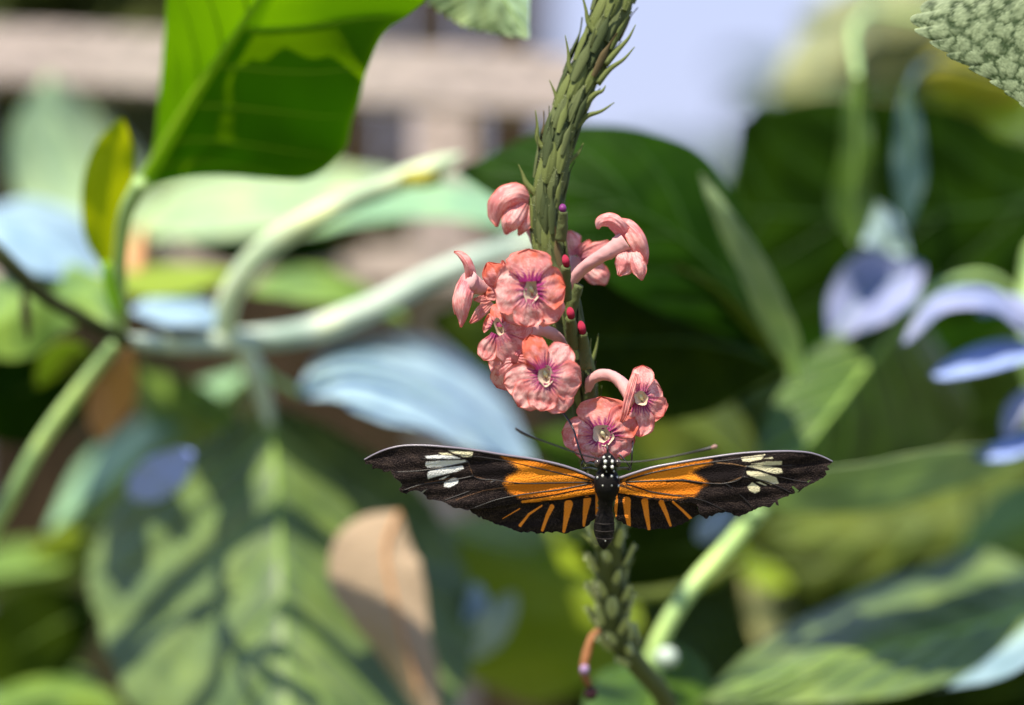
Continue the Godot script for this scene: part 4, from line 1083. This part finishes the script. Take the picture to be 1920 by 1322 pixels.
	lobe(i, 1132, 816, 0.5898, -35, 20, 70, 70, 0.0015, 61.0, 0.65, 0.9)
	lobe(i, 1132, 818, 0.5902, 8, 18, 60, 76, 0.0015, 62.0, 0.2, 0.7)
	lobe(i, 1130, 818, 0.5900, 55, 18, 50, 66, 0.0012, 63.0, 0.06, 0.9)
	lobe(i, 1128, 818, 0.5898, 108, 18, 46, 70, 0.001, 64.0, 0.05, 0.9)
	lobe(i, 1126, 818, 0.5903, 186, 20, 74, 66, 0.0015, 65.0, 0.12, 0.5)
	lobe(i, 1128, 818, 0.5901, 145, 18, 60, 60, 0.0015, 66.0, 0.05, 0.6)
	throat(i, 1131, 816, 0.5900, 23, 19, 0.2)

# ------------------------------------------------------------------ the butterfly
const WX := 680.0
const WY := 825.0
const TS := 1.6        # texels per photograph pixel
var wing_image: Image

func px_list(flat: Array, ox: float, oy: float) -> PackedVector2Array:
	# numbers read off a fourfold enlargement whose corner is at ox, oy
	var r := PackedVector2Array()
	for k in range(0, flat.size(), 2):
		r.append(Vector2(ox + flat[k] / 4.0, oy + flat[k + 1] / 4.0))
	return r

func seg_dist(p: Vector2, a: Vector2, b: Vector2) -> Vector2:
	var d := b - a
	var t := clampf((p - a).dot(d) / maxf(d.length_squared(), 1e-6), 0, 1)
	return Vector2(p.distance_to(a + d * t), t)

func dab(poly: PackedVector2Array, c: Color, soft: float, fray: float, sd: float) -> void:
	var lo := poly[0]
	var hi := poly[0]
	for p in poly:
		lo = lo.min(p)
		hi = hi.max(p)
	var pad := soft + fray + 1.0
	for iy in range(maxi(int((lo.y - pad - WY) * TS), 0), mini(int((hi.y + pad - WY) * TS), wing_image.get_height())):
		for ix in range(maxi(int((lo.x - pad - WX) * TS), 0), mini(int((hi.x + pad - WX) * TS), wing_image.get_width())):
			var p := Vector2(WX + (ix + 0.5) / TS, WY + (iy + 0.5) / TS)
			var dist := 1e9
			var n := poly.size()
			for k in n:
				dist = minf(dist, seg_dist(p, poly[k], poly[(k + 1) % n]).x)
			if Geometry2D.is_point_in_polygon(p, poly):
				dist = -dist
			dist += fray * (fine.get_noise_2d(p.x * 1.6 + sd, p.y * 1.6) * 1.8)
			var k2 := smoothstep(soft, -soft, dist)
			if k2 > 0.0:
				var g := 1.0 + 0.35 * fine.get_noise_2d(p.x * 2.4, p.y * 2.4 + sd)
				wing_image.set_pixel(ix, iy, wing_image.get_pixel(ix, iy).lerp(Color(c.r * g, c.g * g, c.b * g), k2 * c.a))

func line(pts: PackedVector2Array, w0: float, w1: float, c: Color, soft: float, fray: float, sd: float) -> void:
	for k in pts.size() - 1:
		var a := pts[k]
		var b := pts[k + 1]
		var r0 := lerpf(w0, w1, float(k) / (pts.size() - 1))
		var r1 := lerpf(w0, w1, float(k + 1) / (pts.size() - 1))
		var pad := maxf(r0, r1) + soft + fray + 1.0
		var lo := a.min(b)
		var hi := a.max(b)
		for iy in range(maxi(int((lo.y - pad - WY) * TS), 0), mini(int((hi.y + pad - WY) * TS), wing_image.get_height())):
			for ix in range(maxi(int((lo.x - pad - WX) * TS), 0), mini(int((hi.x + pad - WX) * TS), wing_image.get_width())):
				var p := Vector2(WX + (ix + 0.5) / TS, WY + (iy + 0.5) / TS)
				var sdv := seg_dist(p, a, b)
				var dist := sdv.x - lerpf(r0, r1, sdv.y) + fray * fine.get_noise_2d(p.x * 1.6 + sd, p.y * 1.6)
				var k2 := smoothstep(soft, -soft, dist)
				if k2 > 0.0:
					var g := 1.0 + 0.3 * fine.get_noise_2d(p.x * 2.4, p.y * 2.4 + sd)
					wing_image.set_pixel(ix, iy, wing_image.get_pixel(ix, iy).lerp(Color(c.r * g, c.g * g, c.b * g), k2 * c.a))

func paint_wings() -> void:
	# the pigment of the scales and painted glints of the black ones, in the wings' own plane
	var w := int(890 * TS)
	var h := int(185 * TS)
	wing_image = Image.create(w, h, false, Image.FORMAT_RGBAF)
	var grain := FastNoiseLite.new()
	grain.seed = 21
	grain.frequency = 0.42
	grain.fractal_octaves = 3
	for iy in h:
		for ix in w:
			var v := grain.get_noise_2d(ix, iy * 1.3)
			var fx := WX + ix / TS - (1112.0 if ix / TS + WX < 1138.0 else 1164.0)
			var fy := WY + iy / TS - 897.0
			var streak := noise.get_noise_2d(atan2(fy, absf(fx)) * 620.0, sqrt(fx * fx + fy * fy) * 0.35)
			var z := noise.get_noise_2d(ix * 0.25, iy * 0.6) + maxf(streak - 0.08, 0.0) * 2.2
			var k := clampf(maxf(v - 0.20, 0.0) * 2.6 + z * 0.11, 0, 1)  # speckle paints sun glints of the black scales; streaks are brown lines
			wing_image.set_pixel(ix, iy, Color(0.008, 0.006, 0.0065).lerp(Color(0.17, 0.12, 0.095), k))
	var org := Color(0.82, 0.27, 0.022)
	var deep := Color(0.60, 0.15, 0.010)
	var ray := Color(1.0, 0.31, 0.035)
	var blk := Color(0.012, 0.009, 0.009)
	var white := Color(0.72, 0.72, 0.68)
	var cream := Color(0.72, 0.66, 0.42)
	var lx := 680.0
	var ly := 820.0
	var rx := 1090.0
	# orange fields of the fore wings
	dab(px_list([1050, 148, 1300, 185, 1500, 222, 1640, 268, 1720, 312, 1690, 335, 1735, 388, 1640, 405, 1500, 428, 1300, 440, 1180, 450, 1100, 405, 1060, 345, 1085, 290, 1180, 245, 1130, 195], lx, ly), org, 2.5, 5.5, 1.0)
	dab(px_list([320, 305, 420, 265, 520, 235, 700, 200, 960, 172, 970, 200, 900, 225, 830, 262, 890, 300, 950, 335, 890, 375, 850, 435, 700, 455, 560, 445, 420, 405, 310, 345], rx, ly), org, 2.5, 5.5, 2.0)
	dab(px_list([1060, 356, 1350, 350, 1700, 340, 1735, 390, 1640, 405, 1500, 428, 1300, 440, 1180, 450, 1100, 405], lx, ly), Color(deep, 0.62), 2.0, 3.0, 3.0)
	dab(px_list([1040, 140, 1300, 182, 1560, 240, 1710, 308, 1500, 275, 1300, 226, 1080, 178], lx, ly), Color(deep, 0.45), 2.0, 2.0, 3.5)
	dab(px_list([955, 345, 760, 322, 600, 327, 330, 340, 420, 405, 560, 445, 700, 455, 850, 435, 900, 375], rx, ly), Color(deep, 0.66), 2.0, 3.0, 4.0)
	dab(px_list([985, 165, 700, 195, 520, 230, 330, 310, 520, 268, 700, 232, 960, 192], rx, ly), Color(deep, 0.45), 2.0, 2.0, 4.5)
	dab(px_list([800, 190, 960, 200, 1120, 235, 1150, 262, 1085, 292, 1050, 330, 860, 310], lx, ly), blk, 2.5, 6.0, 31.0)
	dab(px_list([1210, 200, 1040, 190, 900, 232, 850, 262, 900, 300, 960, 338, 1180, 310], rx, ly), blk, 2.5, 6.0, 32.0)
	# hind wing bands
	line(px_list([1200, 482, 1340, 468, 1500, 446, 1640, 415, 1740, 400], lx, ly), 2.5, 6.0, org, 0.8, 1.0, 5.0)
	line(px_list([285, 392, 400, 422, 520, 448], rx, ly), 6.0, 2.5, org, 0.8, 1.0, 6.0)
	# rays
	line(px_list([1052, 608, 1178, 535], lx, ly), 0.61, 1.08, ray, 0.6, 0.6, 7.0)
	line(px_list([1182, 660, 1248, 575, 1345, 512], lx, ly), 2.83, 1.44, ray, 0.6, 0.7, 8.0)
	line(px_list([1348, 695, 1385, 590, 1420, 520], lx, ly), 2.63, 4.51, ray, 0.6, 0.9, 9.0)
	line(px_list([1508, 705, 1530, 590, 1545, 500], lx, ly), 2.63, 8.12, ray, 0.7, 1.2, 10.0)
	line(px_list([1658, 660, 1670, 560, 1685, 468], lx, ly), 2.23, 7.22, ray, 0.7, 1.2, 11.0)
	line(px_list([1756, 570, 1758, 430], lx, ly), 2.63, 3.07, ray, 0.6, 0.8, 12.0)
	line(px_list([255, 585, 262, 500, 258, 425], rx, ly), 2.63, 3.61, ray, 0.6, 0.8, 13.0)
	line(px_list([358, 662, 345, 570, 340, 475], rx, ly), 3.44, 7.67, ray, 0.7, 1.2, 14.0)
	line(px_list([508, 685, 490, 580, 475, 480], rx, ly), 2.83, 6.31, ray, 0.7, 1.2, 15.0)
	line(px_list([668, 660, 640, 580, 600, 488], rx, ly), 2.23, 4.96, ray, 0.6, 0.9, 16.0)
	line(px_list([818, 605, 760, 548, 688, 484], rx, ly), 2.83, 1.98, ray, 0.6, 0.7, 17.0)
	# dark veins over the orange
	for q in [[1080, 178, 1300, 228, 1500, 275, 1700, 322], [1060, 352, 1200, 345, 1450, 342, 1700, 338], [1160, 432, 1300, 415, 1500, 388, 1640, 362, 1710, 345], [1150, 475, 1300, 455, 1450, 430, 1600, 400, 1730, 380], [1340, 478, 1500, 470, 1600, 462, 1740, 440], [1060, 140, 1300, 180, 1560, 240, 1720, 305]]:
		line(px_list(q, lx, ly), 0.8, 1.5, blk, 0.6, 0.5, 18.0)
	for q in [[950, 190, 700, 232, 520, 268, 340, 322], [950, 345, 760, 322, 600, 325, 400, 335, 330, 335], [860, 432, 700, 435, 520, 408, 340, 350], [960, 158, 700, 190, 520, 228, 400, 268, 330, 300], [640, 470, 520, 455, 420, 440, 290, 425]]:
		line(px_list(q, rx, ly), 0.8, 1.6, blk, 0.6, 0.5, 19.0)
	line(px_list([640, 328, 760, 322, 900, 345], rx, ly), 2.2, 3.0, blk, 1.2, 0.8, 20.0)
	# white and cream windows
	for q in [[470, 142, 560, 133, 690, 140, 735, 158, 600, 165, 490, 163], [475, 185, 560, 176, 770, 168, 785, 180, 740, 200, 600, 220, 490, 228, 470, 210], [495, 255, 600, 230, 750, 212, 760, 235, 700, 258, 560, 290, 490, 312, 486, 280], [570, 315, 650, 283, 606, 314], [612, 342, 680, 300, 722, 310, 715, 345, 650, 378, 612, 370]]:
		dab(px_list(q, lx, ly), white, 0.6, 0.7, 21.0)
	for q in [[640, 97, 830, 110, 820, 145, 760, 148, 690, 122], [570, 117, 640, 116, 680, 135, 600, 132]]:
		dab(px_list(q, lx, ly), cream, 0.6, 0.7, 22.0)
	for q in [[1195, 152, 1380, 128, 1350, 165, 1260, 185, 1210, 180], [1270, 200, 1400, 180, 1505, 178, 1500, 205, 1400, 210], [1225, 215, 1340, 205, 1500, 235, 1510, 265, 1460, 275, 1300, 240], [1235, 252, 1330, 256, 1460, 300, 1480, 345, 1420, 355, 1320, 310, 1245, 280], [1245, 370, 1280, 335, 1340, 375, 1335, 405, 1300, 420, 1260, 400], [1310, 336, 1335, 332, 1392, 360, 1375, 362], [1370, 160, 1430, 148, 1440, 160]]:
		dab(px_list(q, rx, ly), cream, 0.6, 0.7, 23.0)
	for q in [[790, 185, 830, 290, 960, 325, 1060, 330], [350, 395, 480, 340, 700, 300], [700, 470, 900, 400, 1080, 372]]:
		line(px_list(q, lx, ly), 0.5, 0.7, Color(0.24, 0.12, 0.06, 0.7), 0.5, 0.4, 24.0)
	for q in [[1210, 295, 1080, 345, 960, 345], [1240, 220, 1140, 200, 1010, 190]]:
		line(px_list(q, rx, ly), 0.6, 0.8, Color(0.40, 0.22, 0.10, 0.8), 0.5, 0.4, 25.0)
	for iy in h:
		for ix in w:
			var c := wing_image.get_pixel(ix, iy)
			c.a = 1.0
			wing_image.set_pixel(ix, iy, Color(clampf(c.r, 0, 1), clampf(c.g, 0, 1), clampf(c.b, 0, 1)).linear_to_srgb())
	wing_image.convert(Image.FORMAT_RGBA8)

func wing_depth(x: float, y: float, hind: bool) -> float:
	var u := absf(x - 1138.0) / 440.0
	var z := 0.5985 - 0.004 * u + 0.0035 * u * u
	z += 0.0004 * sin(x * 0.03 + y * 0.05) * u + 0.00012 * sin(y * 0.22 + x * 0.02)
	z += (y - 900.0) * 0.00002
	if hind:
		z += 0.0010 + 0.003 * clampf((y - 930.0) / 70.0, 0.0, 1.0) * 0.5
	return z

func wing(called: String, outline: PackedVector2Array, holes: Array, hind: bool, m: Material, parent: Node3D) -> MeshInstance3D:
	# closed thin solid: frayed outline, inner points, Delaunay
	var rim := PackedVector2Array()
	var n := outline.size()
	for k in n:
		var a := outline[k]
		var b := outline[(k + 1) % n]
		var steps := maxi(int(a.distance_to(b) / 4.0), 1)
		for j in steps:
			var p := a.lerp(b, float(j) / steps)
			if p.y > 868 and j > 0:
				p += Vector2(noise.get_noise_2d(p.x * 9.0, p.y * 9.0), noise.get_noise_2d(p.y * 9.0 + 300, p.x * 9.0)) * 4.0
			rim.append(p)
	var pts := PackedVector2Array(rim)
	for hl in holes:
		pts.append_array(hl)
	var lo := outline[0]
	var hi := outline[0]
	for p in outline:
		lo = lo.min(p)
		hi = hi.max(p)
	var y := lo.y
	var odd := 0.0
	while y < hi.y:
		var x := lo.x + odd
		while x < hi.x:
			var p := Vector2(x, y) + Vector2(noise.get_noise_2d(x * 7, y * 7), noise.get_noise_2d(y * 7, x * 7)) * 1.5
			if Geometry2D.is_point_in_polygon(p, rim):
				var near := 1e9
				for q in rim:
					near = minf(near, p.distance_squared_to(q))
				if near > 9.0:
					pts.append(p)
			x += 8.0
		y += 7.0
		odd = 4.0 - odd
	var tri := Geometry2D.triangulate_delaunay(pts)
	var keep := PackedInt32Array()
	var edges := {}
	for t in range(0, tri.size(), 3):
		var c := (pts[tri[t]] + pts[tri[t + 1]] + pts[tri[t + 2]]) / 3.0
		if not Geometry2D.is_point_in_polygon(c, rim):
			continue
		var bad := false
		for hl in holes:
			bad = bad or Geometry2D.is_point_in_polygon(c, hl)
		if bad:
			continue
		var i0 := tri[t]
		var i1 := tri[t + 1]
		var i2 := tri[t + 2]
		if (pts[i1] - pts[i0]).cross(pts[i2] - pts[i0]) < 0:
			var s := i1
			i1 = i2
			i2 = s
		keep.append_array(PackedInt32Array([i0, i1, i2]))
		for e in [[i0, i1], [i1, i2], [i2, i0]]:
			if edges.has([e[1], e[0]]):
				edges.erase([e[1], e[0]])
			else:
				edges[[e[0], e[1]]] = true
	var pos := PackedVector3Array()
	var nor := PackedVector3Array()
	var uv := PackedVector2Array()
	for side in 2:
		for p in pts:
			var z := wing_depth(p.x, p.y, hind)
			var q := at(p.x, p.y, z)
			var nn := (at(p.x + 1, p.y, wing_depth(p.x + 1, p.y, hind)) - q).cross(at(p.x, p.y - 1, wing_depth(p.x, p.y - 1, hind)) - q).normalized()
			if side == 1:
				nn = -nn
			pos.append(q + nn * 0.00005)
			nor.append(nn)
			uv.append(Vector2((p.x - WX) * TS / wing_image.get_width(), (p.y - WY) * TS / wing_image.get_height()))
	var idx := PackedInt32Array()
	var off := pts.size()
	for t in range(0, keep.size(), 3):
		idx.append_array(PackedInt32Array([keep[t], keep[t + 1], keep[t + 2], off + keep[t], off + keep[t + 2], off + keep[t + 1]]))
	for e in edges:
		idx.append_array(PackedInt32Array([e[1], e[0], off + e[0], e[1], off + e[0], off + e[1]]))
	var arr := []
	arr.resize(Mesh.ARRAY_MAX)
	arr[Mesh.ARRAY_VERTEX] = pos
	arr[Mesh.ARRAY_NORMAL] = nor
	arr[Mesh.ARRAY_TEX_UV] = uv
	arr[Mesh.ARRAY_INDEX] = idx
	var me := ArrayMesh.new()
	me.add_surface_from_arrays(Mesh.PRIMITIVE_TRIANGLES, arr)
	return part(called, me, m, parent)

func butterfly() -> void:
	paint_wings()
	var b := thing("butterfly", "black, orange and white butterfly feeding on the lowest pink flower, wings spread", "butterfly", at(1136, 940, 0.597))
	var wm := StandardMaterial3D.new()
	wm.albedo_texture = ImageTexture.create_from_image(wing_image)
	wm.roughness = 0.72
	wm.metallic_specular = 0.15
	wm.cull_mode = BaseMaterial3D.CULL_DISABLED
	var gn := FastNoiseLite.new()
	gn.seed = 8
	gn.frequency = 0.22
	var nt := NoiseTexture2D.new()
	nt.noise = gn
	nt.width = 1024
	nt.height = 256
	nt.as_normal_map = true
	nt.bump_strength = 2.5
	wm.normal_enabled = true
	wm.normal_texture = nt
	var lx := 680.0
	var ly := 820.0
	var rx := 1090.0
	var lf := px_list([1748, 305, 1640, 258, 1500, 210, 1300, 165, 1050, 128, 830, 93, 640, 72, 420, 58, 300, 62, 180, 88, 90, 125, 12, 165, 25, 203, 75, 200, 76, 240, 100, 232, 130, 236, 160, 262, 215, 250, 228, 280, 240, 302, 290, 345, 298, 352, 275, 398, 330, 424, 362, 402, 440, 410, 490, 385, 452, 420, 500, 470, 600, 480, 690, 530, 770, 545, 815, 540, 980, 525, 1190, 492, 1440, 455, 1640, 425, 1765, 400], lx, ly)
	var lh := px_list([1765, 396, 1640, 400, 1440, 425, 1190, 455, 980, 500, 800, 535, 820, 565, 880, 602, 888, 590, 900, 612, 960, 632, 1100, 682, 1180, 710, 1340, 716, 1460, 705, 1520, 723, 1560, 703, 1660, 682, 1740, 612, 1765, 560], lx, ly)
	var rf := px_list([285, 305, 400, 265, 520, 228, 700, 193, 940, 153, 1200, 118, 1400, 106, 1600, 104, 1720, 116, 1810, 144, 1886, 180, 1862, 205, 1840, 216, 1860, 243, 1828, 250, 1838, 280, 1790, 312, 1720, 350, 1640, 402, 1580, 426, 1500, 456, 1472, 470, 1480, 512, 1462, 508, 1450, 485, 1420, 520, 1360, 516, 1290, 542, 1230, 577, 1180, 595, 1130, 570, 1080, 557, 1000, 576, 930, 612, 885, 580, 860, 500, 640, 478, 400, 445, 270, 400], rx, ly)
	var rh := px_list([270, 392, 400, 420, 640, 450, 860, 480, 890, 575, 830, 607, 760, 652, 660, 680, 500, 697, 400, 680, 330, 652, 262, 612, 240, 540], rx, ly)
	var hole := px_list([1576, 368, 1590, 366, 1612, 385, 1634, 402, 1618, 412, 1594, 392], rx, ly)
	var hole2 := px_list([1690, 332, 1712, 320, 1722, 326, 1700, 345], rx, ly)
	wing("hind_wing", lh, [], true, wm, b)
	wing("hind_wing", rh, [], true, wm, b)
	var w1 := wing("fore_wing", lf, [], false, wm, b)
	var w2 := wing("fore_wing", rf, [hole, hole2], false, wm, b)
	# the stout front vein along each fore wing
	var black := mat(0.014, 0.011, 0.010, 0.45, 0.5)
	var edge := mat(0.22, 0.19, 0.23, 0.35, 0.6)  # light lilac tint paints in the sky reflection along the rim
	for side in 2:
		var src := px_list([1748, 305, 1640, 258, 1500, 210, 1300, 165, 1050, 128, 830, 93, 640, 72, 420, 58, 300, 62, 180, 88, 90, 125, 14, 166] if side == 0 else [285, 305, 400, 265, 520, 228, 700, 193, 940, 153, 1200, 118, 1400, 106, 1600, 104, 1720, 116, 1810, 144, 1884, 180], lx if side == 0 else rx, ly)
		var rows := []
		for k in src.size():
			rows.append([src[k].x, src[k].y + 0.6, wing_depth(src[k].x, src[k].y, false), lerpf(2.6, 1.2, float(k) / src.size())])
		part("front_vein", stalk(rows, 8), edge, w1 if side == 0 else w2)
	# finer veins, raised on the wings
	var vein_rows := [[0, [1700, 322, 1500, 275, 1300, 228, 1080, 178, 900, 150, 700, 128]], [0, [1700, 338, 1450, 342, 1200, 345, 1000, 322, 830, 290, 790, 185, 640, 165, 440, 160]], [0, [830, 290, 640, 330, 450, 352, 300, 400]], [0, [1000, 322, 760, 420, 600, 478]], [0, [1710, 345, 1500, 388, 1300, 415, 1000, 470, 820, 535]], [0, [790, 185, 620, 222, 440, 250, 240, 262]], [1, [340, 322, 520, 268, 700, 232, 950, 190, 1150, 165, 1400, 135]], [1, [330, 335, 600, 325, 760, 322, 950, 345, 1080, 345, 1210, 295, 1240, 220, 1400, 215, 1600, 210]], [1, [1210, 295, 1340, 320, 1500, 380, 1580, 420]], [1, [1080, 345, 1200, 440, 1290, 535]], [1, [340, 350, 520, 408, 700, 435, 900, 470, 1080, 550]], [1, [1240, 220, 1350, 250, 1500, 300, 1700, 340]]]
	for v in vein_rows:
		var q := px_list(v[1], lx if v[0] == 0 else rx, ly)
		var rows := []
		for k in q.size():
			rows.append([q[k].x, q[k].y, wing_depth(q[k].x, q[k].y, false) - 0.00006, lerpf(1.3, 0.7, float(k) / q.size())])
		part("vein", stalk(rows, 6), black, w1 if v[0] == 0 else w2)
	# body: head, thorax and abdomen in one
	var bp := []
	var br := []
	for r in [[1140, 853, 6, 0.5935], [1140, 857, 11, 0.5938], [1140, 866, 15, 0.594], [1139, 875, 14, 0.5945], [1139, 882, 13, 0.595], [1138, 890, 20, 0.5955], [1138, 903, 24, 0.5955], [1138, 918, 23, 0.596], [1137, 932, 17, 0.5965], [1136, 944, 13, 0.597], [1135, 956, 13, 0.5975], [1134, 970, 17, 0.598], [1133, 985, 19.5, 0.5985], [1133, 998, 19, 0.599], [1133, 1010, 15, 0.599], [1132, 1020, 10, 0.599], [1132, 1027, 5, 0.599], [1132, 1030, 1, 0.599]]:
		bp.append(at(r[0], r[1], r[3]))
		br.append(r[2] * K * r[3])
	var skin := relief(mat(0.006, 0.005, 0.005, 0.6, 0.25), 0.10, 8.0, 500.0)
	var body := part("body", tube(bp, br, 22, 120, 0.05), skin, b)
	for y in [952, 966, 980, 994, 1008]:
		var w := 13.0 + 6.5 * sin(PI * clampf((y - 940) / 90.0, 0, 1))
		var rows := []
		for k in 9:
			var u := -1.0 + k / 4.0
			rows.append([1134 + u * w * 0.97, y + 3.0 * (1.0 - u * u), 0.5983 - sqrt(maxf(1.02 - u * u, 0.0)) * w * K * 0.6, 0.7])
		part("segment_ring", stalk(rows, 6), mat(0.05, 0.04, 0.035, 0.5, 0.4), body)
	# hair on the thorax
	var hm := MultiMesh.new()
	hm.transform_format = MultiMesh.TRANSFORM_3D
	var hair := CylinderMesh.new()
	hair.top_radius = 0.2
	hair.bottom_radius = 1.0
	hair.height = 1.0
	hair.radial_segments = 4
	hair.rings = 1
	hm.mesh = hair
	hm.instance_count = 1500
	for k in 1500:
		var y := rng.randf_range(856, 1022)
		var w := 13.0 + (10.0 if y > 886 and y < 930 else 2.0 if y < 960 else 5.0)
		var g := rng.randf_range(-1.4, 1.4)
		var dd := 0.5975
		var p := at(1138 - (y - 860) * 0.035 + sin(g) * w * 0.9, y, dd - 0.0015 - cos(g) * w * K * 0.5)
		var dir := Vector3(sin(g), rng.randf_range(-0.9, 0.2), cos(g)).normalized()
		var q := dir.cross(Vector3.UP).normalized()
		hm.set_instance_transform(k, Transform3D(Basis(q * 0.000014, dir * rng.randf_range(0.0003, 0.0007), q.cross(dir) * 0.000014), p - b.position))
	var hi := MultiMeshInstance3D.new()
	hi.name = "hair"
	hi.multimesh = hm
	hi.material_override = mat(0.014, 0.011, 0.010, 0.6, 0.3)
	hi.set_meta("kind", "stuff")
	b.add_child(hi, true)
	# white dots on head and thorax
	var dot := mat(0.78, 0.78, 0.70, 0.6, 0.3)
	for p in [[1132.5, 858, 2.2], [1143, 857, 1.6], [1135, 866, 3.2], [1147.5, 866, 3.4], [1134, 876, 2.6], [1148, 876, 3.0], [1130, 892.5, 2.4], [1147, 893, 2.4], [1120.5, 896, 2.4], [1157.5, 895, 2.0], [1131, 910, 2.6], [1146.5, 910, 2.4], [1159, 911, 2.4], [1137, 884, 1.4], [1151, 884, 1.6], [1124, 903, 1.3], [1135, 1014, 1.3]]:
		var off: float = absf(p[0] - 1138.5)
		var rad := 15.0 if p[1] < 884 else (24.0 if p[1] < 950 else 15.0)
		var z: float = (0.594 if p[1] < 884 else (0.5957 if p[1] < 950 else 0.599)) - sqrt(maxf(1.0 - pow(off / rad, 2), 0.04)) * rad * K * 0.594
		var o := part("white_spot", ellipsoid(Vector3.ZERO, Vector3(p[2], p[2] * 1.15, p[2] * 0.6) * K * 0.594, 10, 6), dot, b)
		o.position = at(p[0], p[1], z) - b.position
	# eyes
	for x in [1121, 1158]:
		part("eye", ellipsoid(at(x, 868, 0.5945), Vector3(6.5, 8.5, 7.0) * K * 0.594), mat(0.045, 0.03, 0.025, 0.18, 0.6), b)
	# antennae
	part("antenna", stalk([[1132, 862, 0.593, 1.6], [1092, 853, 0.592, 1.6], [1045, 837, 0.590, 1.6], [1002, 821, 0.588, 2.0], [980, 811, 0.587, 2.8], [967, 803, 0.587, 2.4]], 8), black, b)
	part("antenna", stalk([[1150, 866, 0.593, 1.5], [1195, 866, 0.592, 1.5], [1240, 860, 0.591, 1.7], [1290, 850, 0.590, 2.0], [1325, 842, 0.589, 3.0], [1343, 837, 0.589, 3.2]], 8), black, b)
	part("antenna_tip", stalk([[1333, 840, 0.5889, 2.6], [1343, 837, 0.5889, 3.4], [1345, 836.5, 0.5889, 1.5]], 8), mat(0.28, 0.16, 0.13, 0.5, 0.4), b)
	b.position = EYE + (b.position - EYE) * (1.0 - 0.012 / 0.597)
	b.scale = Vector3.ONE * 0.981
	# legs and tongue
	var leg := mat(0.016, 0.013, 0.013, 0.35, 0.6)
	part("leg", stalk([[1118, 872, 0.596, 2.8], [1106, 867, 0.592, 2.6], [1096, 866, 0.590, 2.2], [1087, 846, 0.588, 1.9], [1073, 800, 0.590, 2.0], [1061, 780, 0.592, 2.2], [1049, 766, 0.593, 1.8]], 8), leg, b)
	part("leg", stalk([[1118, 879, 0.596, 2.4], [1103, 876, 0.592, 2.1], [1089, 876, 0.590, 1.8], [1090, 868, 0.589, 1.5], [1093, 862, 0.589, 1.3]], 8), leg, b)
	part("leg", stalk([[1158, 876, 0.596, 2.4], [1170, 876, 0.592, 2.2], [1183, 874, 0.590, 2.0], [1186, 846, 0.589, 1.8], [1188, 815, 0.594, 1.7], [1193, 775, 0.5965, 1.7], [1191, 766, 0.598, 1.6], [1185, 758, 0.6005, 1.3]], 8), leg, b)
	part("leg", stalk([[1158, 880, 0.596, 2.4], [1172, 878, 0.592, 2.0], [1184, 879, 0.590, 1.7], [1178, 869, 0.589, 1.6], [1162, 850, 0.589, 1.3]], 8), leg, b)
	part("tongue", stalk([[1141, 858, 0.592, 2.4], [1139, 840, 0.589, 2.3], [1137, 822, 0.594, 2.2], [1135, 812, 0.599, 2.0], [1133, 806, 0.603, 1.6]], 8), mat(0.05, 0.035, 0.035, 0.4, 0.5), b)
